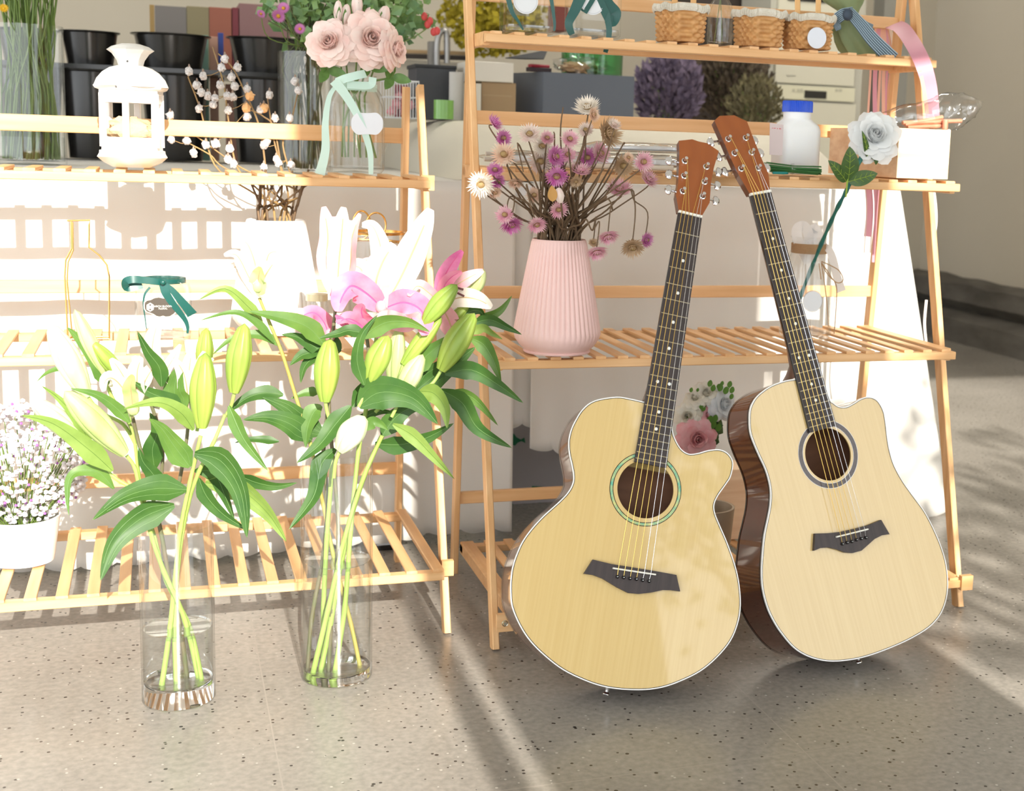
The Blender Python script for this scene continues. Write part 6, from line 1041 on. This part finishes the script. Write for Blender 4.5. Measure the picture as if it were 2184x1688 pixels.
c1.leaf([(890, 832), (930, 800), (975, 770), (1014, 741)], 58, .0, -.02, LL, .2); c1.leaf([(880, 800), (905, 765), (940, 735), (974, 709)], 44, -.02, -.04, LM, .3)
d = Stem('lily stem low on the right with the drooping pale leaf over the taller vase', Y - .02, [(665, 1447, Y - .01), (700, 1300, Y - .02), (735, 1150, Y - .03), (775, 1020, Y - .04), (815, 930, Y - .05)], .0050, SG)
d.leaf([(838, 905), (880, 930), (915, 965), (969, 1022)], 34, -.05, -.08, LP, .2); d.leaf([(780, 918), (795, 900), (812, 905), (828, 918)], 28, -.05, -.06, LM, .2, vein=False); d.bud((725, 962), (778, 888), 54, BW, -.05, -.06, [(716, 985), (712, 1020)]); d.leaf([(815, 930), (845, 890), (880, 870), (915, 875)], 46, -.01, -.02, LL); d.leaf([(752, 868), (790, 822), (830, 820), (850, 845)], 40, 0, 0, LL, .4)
e = Stem('lily stem leaning left that carries the white lily before the ribbed vase', Y + .02, [(770, 1433, Y), (748, 1330, Y + .01), (710, 1180, Y + .02), (690, 1080, Y + .03), (660, 940, Y + .03), (632, 850, Y + .03), (602, 755, Y + .03), (575, 690, Y + .03), (553, 636, Y + .03)], .0040, SY)
e.flower((550, 610), [([(551, 632), (530, 590), (505, 545), (478, 545)], 30, PWH, -.03, .3), ([(551, 632), (545, 570), (530, 525), (516, 512)], 40, PWH, 0, .1), ([(553, 632), (565, 570), (575, 540), (602, 538)], 40, PWH, -.02, -.1), ([(553, 632), (560, 600), (570, 580), (590, 552)], 40, PWH, -.03, 0), ([(552, 634), (535, 610), (510, 570), (490, 578), (488, 596)], 26, PWH, 0, .3), ([(553, 636), (550, 600), (552, 585), (556, 570)], 36, BP, -.03, 0)], 0)
e.leaf([(560, 690), (530, 655), (480, 616), (424, 640)], 26, 0, -.02, LP, .3); e.leaf([(585, 732), (550, 690), (500, 666), (426, 684)], 18, 0, -.02, LM, .4, vein=False); e.leaf([(600, 740), (560, 715), (500, 720), (452, 758)], 22, .01, 0, LM, .3); e.leaf([(693, 738), (660, 700), (610, 680), (530, 664)], 44, .0, -.02, LM, .35); e.leaf([(690, 752), (655, 730), (630, 718), (600, 714)], 32, .01, 0, LL, .3)
e.leaf([(684, 740), (660, 752), (640, 760), (618, 780)], 34, .01, 0, LL, .3); e.leaf([(690, 752), (665, 765), (648, 785), (641, 818)], 28, .01, .01, LL, .3); e.leaf([(664, 940), (620, 905), (570, 890), (518, 896)], 52, -.01, -.03, LL, .35); e.leaf([(690, 925), (650, 905), (610, 870), (560, 848)], 54, .01, 0, LL, .3); e.leaf([(604, 843), (565, 838), (525, 850), (480, 885)], 34, .02, .01, LL, .3)
e.leaf([(682, 838), (665, 836), (645, 840), (620, 851)], 22, .02, .02, LM, .3, vein=False); e.leaf([(686, 866), (668, 880), (655, 915), (652, 955)], 42, -.01, -.02, LM, .2); e.leaf([(595, 942), (560, 938), (530, 938), (500, 945)], 20, .01, .01, LL, .5, vein=False)
f = Stem('lily stem at the back left with the small curled pink lily', Y + .04, [(655, 1444, Y + .01), (665, 1320, Y + .02), (690, 1180, Y + .03), (697, 1060, Y + .03), (690, 960, Y + .04), (700, 860, Y + .05), (706, 760, Y + .05), (703, 722, Y + .05)], .0040, SB)
f.flower((703, 716), [([(703, 722), (692, 690), (672, 668), (648, 672), (640, 692)], 34, PPK, -.02, .2), ([(703, 722), (675, 690), (645, 668), (613, 673)], 26, PPL, 0, .3), ([(703, 722), (700, 695), (690, 675), (678, 668)], 34, PPL, .01, 0)], 0, throat=PPL)
f.leaf([(705, 760), (715, 735), (700, 712), (685, 700)], 30, .01, .01, LL)
g = Stem('short thick green lily stem in the taller vase, cut leafless below the rim', Y + .02, [(690, 1446, Y + .03), (690, 1300, Y + .02), (697, 1150, Y + .01), (705, 1040, Y), (708, 960, Y)], .0050, SG)
g.leaf([(725, 935), (760, 905), (800, 880), (845, 880)], 30, .01, 0, LL)
# ------------------------------------------------------------------ dried strawflowers in the pink vase
SD = mat('dried_stalk', (.17, .105, .055), .8, col2=(.10, .065, .035), vs=(60, 60, 12)); SK = C('dried_disc', .34, .23, .10, .9)
ST_M = dict(mag=mat('straw_magenta', (.60, .12, .42), .6, col2=(.72, .40, .58), vs=(60, 60, 60), trans=.2), pink=mat('straw_pink', (.76, .34, .48), .6, col2=(.80, .62, .60), vs=(60, 60, 60), trans=.2), pale=mat('straw_pale', (.80, .62, .58), .6, col2=(.78, .72, .62), vs=(60, 60, 60), trans=.2), peach=mat('straw_peach', (.80, .52, .38), .6, col2=(.78, .66, .52), vs=(60, 60, 60), trans=.2), tan=mat('straw_tan', (.62, .46, .30), .7, col2=(.48, .32, .18), vs=(60, 60, 60), trans=.15), wht=mat('straw_white', (.80, .74, .66), .6, trans=.2))
g5 = lambda a, b: (980 + a / 4.55, 200 + b / 4.55); yc = .015
heads = [(340, 285, 78, 'mag', (.9, -.5, .75), 'pink-violet strawflower in profile, topmost of the left side'), (425, 430, 68, 'mag', (.3, -1, .1), 'small magenta strawflower with brown heart under the topmost left one'), (430, 590, 95, 'peach', (-.4, -1, .3), 'peach strawflower tilted sideways at the left below the magenta one'),
 (345, 740, 68, 'mag', (-.2, -.7, .6), 'magenta strawflower at far left above the white-edged one'), (205, 880, 105, 'wht', (-.1, -1, -.2), 'white strawflower with violet edge, farthest left of the bunch'), (370, 850, 62, 'mag', (.3, -.8, -.3), 'magenta strawflower right of the farthest-left white one'), (345, 960, 55, 'peach', (.2, -.8, -.6), 'peach strawflower hanging under the farthest-left white one'),
 (545, 860, 65, 'peach', (-.1, -.5, -.8), 'faded peach strawflower facing down, inner left'), (680, 390, 85, 'pale', (-.2, -1, .5), 'pale pink strawflower on a high arching stalk, upper left'), (850, 430, 62, 'pink', (.1, -.9, .5), 'dusty pink strawflower right of the pale upper-left one'), (1070, 440, 75, 'pink', (.1, -.9, .4), 'dusty pink strawflower behind the dark upright twigs'), (1240, 130, 105, 'wht', (-.3, -.5, .8), 'large cream strawflower, highest of the bunch'), (1300, 200, 60, 'peach', (.6, -.8, .1), 'peach strawflower tucked right of the highest cream one'),
 (1225, 350, 62, 'pale', (-.4, -.9, .4), 'pale ragged strawflower below the highest cream one'), (1450, 385, 125, 'tan', (.6, -.8, .2), 'big tan and brown strawflower right of the top'), (1500, 300, 60, 'pale', (.3, -.6, .8), 'pale strawflower on top of the big tan one'), (800, 510, 80, 'wht', (0, -1, .3), 'white-peach strawflower in the centre above the pink-white daisy-like one'), (785, 655, 98, 'pale', (-.1, -1, -.1), 'pale pink open strawflower with a wide cream centre, mid left'),
 (930, 610, 88, 'mag', (.5, -.9, .2), 'violet strawflower touching the wide cream-centred one'), (945, 800, 90, 'mag', (-.3, -.9, -.5), 'violet strawflower seen from below, showing its tan base'), (1050, 590, 70, 'pink', (.1, -1, .4), 'pink strawflower in the middle of the bunch'), (1245, 620, 78, 'mag', (-.3, -1, 0), 'magenta strawflower with white heart, right of centre'), (1365, 580, 90, 'pink', (.5, -.9, .3), 'pink fanned strawflower under the big tan one'), (1170, 745, 88, 'pink', (.1, -.4, .9), 'bright pink strawflower in profile with cream base, lower centre'), (1130, 850, 52, 'tan', (0, -.8, -.6), 'small brown strawflower under the bright pink profile one'),
 (725, 985, 65, 'peach', (-.1, -.9, .4), 'small peach strawflower low on the left'), (960, 1125, 72, 'pink', (0, -1, -.2), 'pink-white strawflower low in the centre in front of the stalks'), (1590, 700, 90, 'tan', (0, -1, -.1), 'faded tan strawflower on the right, left of the round dusty one'), (1785, 660, 80, 'pink', (.1, -1, 0), 'round dusty pink strawflower with brown heart, upper right'), (1640, 620, 45, 'peach', (.2, -.9, .3), 'little peach strawflower above the faded tan one'), (1550, 925, 100, 'pink', (-.1, -.5, .8), 'pink and cream strawflower in profile at lower right'), (1835, 830, 82, 'pink', (.4, -.6, .6), 'pink and white strawflower, farthest right of the bunch'),
 (440, 1175, 72, 'pink', (-.4, -.8, .2), 'ragged pink strawflower hanging at lower left, upper of two'), (505, 1270, 88, 'mag', (.1, -.6, -.6), 'deep magenta strawflower hanging at lower left, lower of two'), (750, 1270, 75, 'pink', (0, -.8, -.5), 'pink strawflower drooping just above the vase rim'), (1445, 1385, 82, 'pink', (0, -.6, -.8), 'pink strawflower hanging upside down on a thin thread-like stalk'), (1335, 1535, 82, 'pink', (0, -.6, -.8), 'lowest hanging pink strawflower, right beside the vase'), (1300, 1450, 42, 'tan', (0, -.7, .6), 'tiny tan strawflower on top of the lowest hanging one'), (1680, 1490, 95, 'tan', (-.1, -.7, -.6), 'brown-pink strawflower hanging at the far right, bigger of the pair'), (1815, 1420, 62, 'mag', (.5, -.9, 0), 'small magenta strawflower of the far right hanging pair')]
rr = random.Random(77)
def strawhead(T, p, r, ax, m, seed):
    q = random.Random(seed); ax = V(ax).normalized(); x = ax.orthogonal().normalized(); y = ax.cross(x); mb = MB()
    for ring_, (n, L, el) in enumerate(((26, 1.0, .10), (26, .96, .45), (22, .86, .85), (18, .62, 1.2))):
        for k in range(n):
            a = 6.283 * (k + .5 * ring_) / n + q.uniform(-.05, .05); d = x * math.cos(a) + y * math.sin(a); t = (d * math.cos(el) + ax * math.sin(el)).normalized(); b = p + d * r * .12 - ax * r * .12; L_ = r * L * q.uniform(.82, 1.08); sd = d.cross(ax).normalized() * r * .085; mid = b + t * L_ * .55 - ax * r * .05; tip = b + t * L_ + ax * r * .12
            mb.add([b - sd * .5, b + sd * .5, mid + sd, mid - sd, tip], [(0, 1, 2, 3), (3, 2, 4)])
    h = T.part('flower_head', mb, m); mb = MB(); mb.ell(p + ax * r * .05, (r * .34, r * .34, r * .26), 10, 6); mb2 = mb; T.part('disc', mb2, SK, parent=h)
for k, (a, b, w_, c_, ax, lab) in enumerate(heads):
    u, v = g5(a, b); dy = rr.uniform(-.05, .04) if v < 440 else -.03 + rr.uniform(-.02, .02); p = at(u, v, yc + dy); r = w_ / 4.55 * S(p) * 1.32; hang = v > 420 or (u > 1300 and v > 380)
    rim = pv + V((.036 * math.cos(k * 2.4), .028 * math.sin(k * 2.4), ph)); T = Thing('strawflower', lab, 'flower', tuple(p), 'dried strawflowers in the pink vase'); strawhead(T, p, r, ax, ST_M[c_], k)
    axn = V(ax).normalized(); base = p - axn * r * .3; low = pv + V((-.03 * math.cos(k * 2.4), -.02 * math.sin(k * 2.4), .03)); mb = MB()
    if a > 1200 and b > 1300: top = at(*g5({0: 1230, 1: 1425, 2: 1640}[0 if a < 1400 else 1 if a < 1600 else 2], {0: 1220, 1: 1020, 2: 930}[0 if a < 1400 else 1 if a < 1600 else 2]), yc - .02); pts = [low, rim, (rim + top) / 2 + V((.01, 0, .01)), top, top + V((.012, 0, -.02)), base + V((.004, 0, .05)), base]
    elif a < 600 and b > 1100: top = at(*g5(545, 1010), yc); pts = [low, rim, at(*g5(700, 1100), yc), top, base + V((.006, 0, .03)), base]
    elif b > 1200: top = at(*g5(650, 880), yc - .01); pts = [low, rim, at(*g5(760, 1150), yc), top, at(*g5(690, 1080), yc - .02), base]
    else: md = (rim * .45 + base * .55) + V((rr.uniform(-.012, .012), rr.uniform(-.01, .01), -.01)); pts = [low, rim, md, base - V((0, 0, .012)), base]
    P_ = crom(pts, 5); mb.tube(P_, [.0022 - .0012 * i / len(P_) for i in range(len(P_))], 6); T.part('stalk', mb, SD)
mb = MB()
for i, (a, b, e, f_) in enumerate(((985, 520, 1005, 130), (920, 520, 915, 370), (1205, 520, 1200, 350), (1550, 560, 1600, 490), (1040, 480, 1090, 350), (580, 500, 620, 760), (1475, 760, 1530, 570))):
    rim = pv + V((.03 * math.cos(i * 2.1), .022 * math.sin(i * 2.1), ph)); P_ = crom([pv + V((0, 0, .03)), rim, at(*g5(a, b), yc + .005), at(*g5(e, f_), yc)], 5); mb = MB(); mb.tube(P_, [.0024 - .0014 * j / len(P_) for j in range(len(P_))], 6)
    solo('dried_twig', ['tall bare dark twig standing highest in the strawflowers', 'short bare twig left of the tallest one', 'bare dark twig under the highest cream flower', 'bare forked twig pointing right of the big tan flower', 'thin bare twig right of the tallest one', 'drooping bare twig on the left of the strawflowers', 'bare twig crossing the right of the bunch'][i], 'twig', mb, SD, P_[0])
rr = random.Random(9)
for k in range(24):
    a = rr.uniform(0, 6.28); rim = pv + V((.040 * math.cos(a), .030 * math.sin(a), ph)); q = g5(rr.uniform(760, 1430), rr.uniform(640, 1000)); e = at(q[0], q[1], yc + rr.uniform(-.03, .03)); P_ = crom([pv + V((.01 * math.cos(a), 0, .03)), rim, (rim + e) / 2, e], 4); mb = MB(); mb.tube(P_, [.0034 - .0016 * j / len(P_) for j in range(len(P_))], 6)
    solo('dried_stalk', 'bare brown stalk among the strawflower stems above the pink vase', 'stalk', mb, SD, P_[0], 'bare stalks in the pink vase')
u, v = g5(905, 960); p = at(u, v, yc - .05); T = Thing('dried_rosebud', 'dried pink rosebud with a curled ochre leaf, low in the strawflowers', 'flower', tuple(p)); T.part('bud', budm(at(*g5(985, 1060), yc - .05), at(*g5(960, 910), yc - .05), .018), ST_M['pale']); mb = MB(); mb.add(*leafpts(at(*g5(905, 1050), yc - .055), at(*g5(895, 890), yc - .055), .018), True); T.part('ochre_leaf', mb, C('ochre_leaf', .46, .24, .06)); mb = MB(); mb.tube([at(*g5(985, 1060), yc - .05), at(*g5(1000, 1200), yc - .03), pv + V((.005, 0, ph)), pv + V((0, 0, .04))], .0018, 6); T.part('stalk', mb, SD)
# ------------------------------------------------------------------ berry twigs in the white ribbed vase
TWG = mat('twig_brown', (.24, .15, .07), .7, col2=(.34, .22, .08), vs=(60, 60, 12)); CAP_ = mat('white_pod', (.74, .72, .70), .6, col2=(.42, .40, .40), vs=(300, 300, 300)); HUSK = C('pod_husk', .30, .22, .17, .8); ORP = C('orange_pod', .80, .46, .20)
t3 = lambda a, b: (120 + a / 4.2, b / 4.2); yw = .535
br_ = [('leftmost rising', [(400, 300), (1420, 1480), (1300, 1010), (1180, 690)], [(1190, 640), (1300, 830), (1260, 765), (1280, 975), (1405, 935)]), ('upright', [(430, 300), (1620, 1500), (1540, 1060), (1500, 760), (1400, 420)], [(1315, 680), (1480, 610), (1510, 530), (1530, 860), (1470, 765), (1355, 860), (1420, 880)]),
 ('highest', [(460, 300), (1830, 1180), (1700, 850), (1580, 610), (1450, 480)], [(1625, 605), (1570, 690), (1595, 775), (1580, 870), (1710, 800), (1540, 990), (1735, 860)]), ('low left', [(470, 300), (1500, 1500), (1380, 1390), (1200, 1290)], [(1170, 1260), (1230, 1375), (1030, 1250), (1020, 1035)]), ('orange-tipped', [(480, 300), (1960, 1180), (1850, 1040), (1720, 980)], [(1700, 970), (1860, 970), (1710, 1045), (1420, 1290)]),
 ('right', [(500, 300), (1960, 1300), (1910, 1000), (1890, 870)], [(1910, 850), (1960, 1060), (1890, 1265), (1860, 1300), (1830, 985)]), ('far right', [(520, 300), (2030, 1300), (2100, 1100), (2170, 800)], [(2140, 730), (2170, 810), (2090, 1060), (1970, 1430), (1990, 1460), (2100, 1480)]), ('lowest', [(440, 300), (1750, 1550), (1560, 1440), (1240, 1210)], [(1540, 1430), (1590, 1470), (1430, 1290), (1340, 1300), (1550, 1330), (1860, 1500)])]
for k, (nm, path, pods) in enumerate(br_):
    top = [at(*t3(*q), yw) for q in path[1:]]; r0 = wv + V((.028 * math.cos(k * 2.3), .020 * math.sin(k * 2.3), wh)); mb = MB(); mid = at(545 + 14 * k, 415, .515); mid.y = .520; P_ = crom([wv + V((0, 0, .03)), r0, mid] + top, 6); n = len(P_)
    T = Thing('berry_twig', 'dried twig with small white pods, the ' + nm + ' one behind the left rack', 'twig', tuple(P_[0]), 'berry twigs in the white vase'); mb.tube(P_, [.0026 - .0014 * i / n for i in range(n)], 7); T.part('twig', mb, TWG)
    for j, q in enumerate(pods):
        p = at(*t3(*q), yw - .004); nb = min(P_[n // 2:], key=lambda e: (e - p).length); mb = MB(); orange = (q in ((1700, 970), (1860, 970), (1735, 860))); R_ = .0078 if not orange else .009; mb.tube([nb, (nb + p) / 2 + V((0, 0, -.003)), p], .0008, 5); tw_ = T.part('pod_stalk', mb, TWG); mb = MB(); crumple(mb, p, R_, R_, R_ * 1.1, .45, 3.5, 10, 7, j + 10 * k); T.part('pod', mb, ORP if orange else CAP_); mb = MB(); mb.lathe([(0, 0), (R_ * .35, .001), (R_ * .2, .006), (0, .008)], p + V((0, 0, R_ * .9)), 7); T.part('pod_tip', mb, HUSK)
rr = random.Random(2)
for k in range(11):
    a = rr.uniform(0, 6.28); r0 = wv + V((.035 * math.cos(a), .026 * math.sin(a), wh)); e = at(525 + 125 * rr.random(), 405 + rr.uniform(-6, 10), .515); e.y = .515; P_ = crom([wv + V((0, 0, .03)), r0, r0 * .5 + e * .5, e, e + (e - r0) * .6 + V((0, -(e - r0).y * .5, 0))], 4); mb = MB(); mb.tube(P_, .0022, 6); solo('dried_twig', 'dark bare twig rising from the white ribbed vase under the shelf', 'twig', mb, SD, P_[0], 'bare twigs in the white vase')
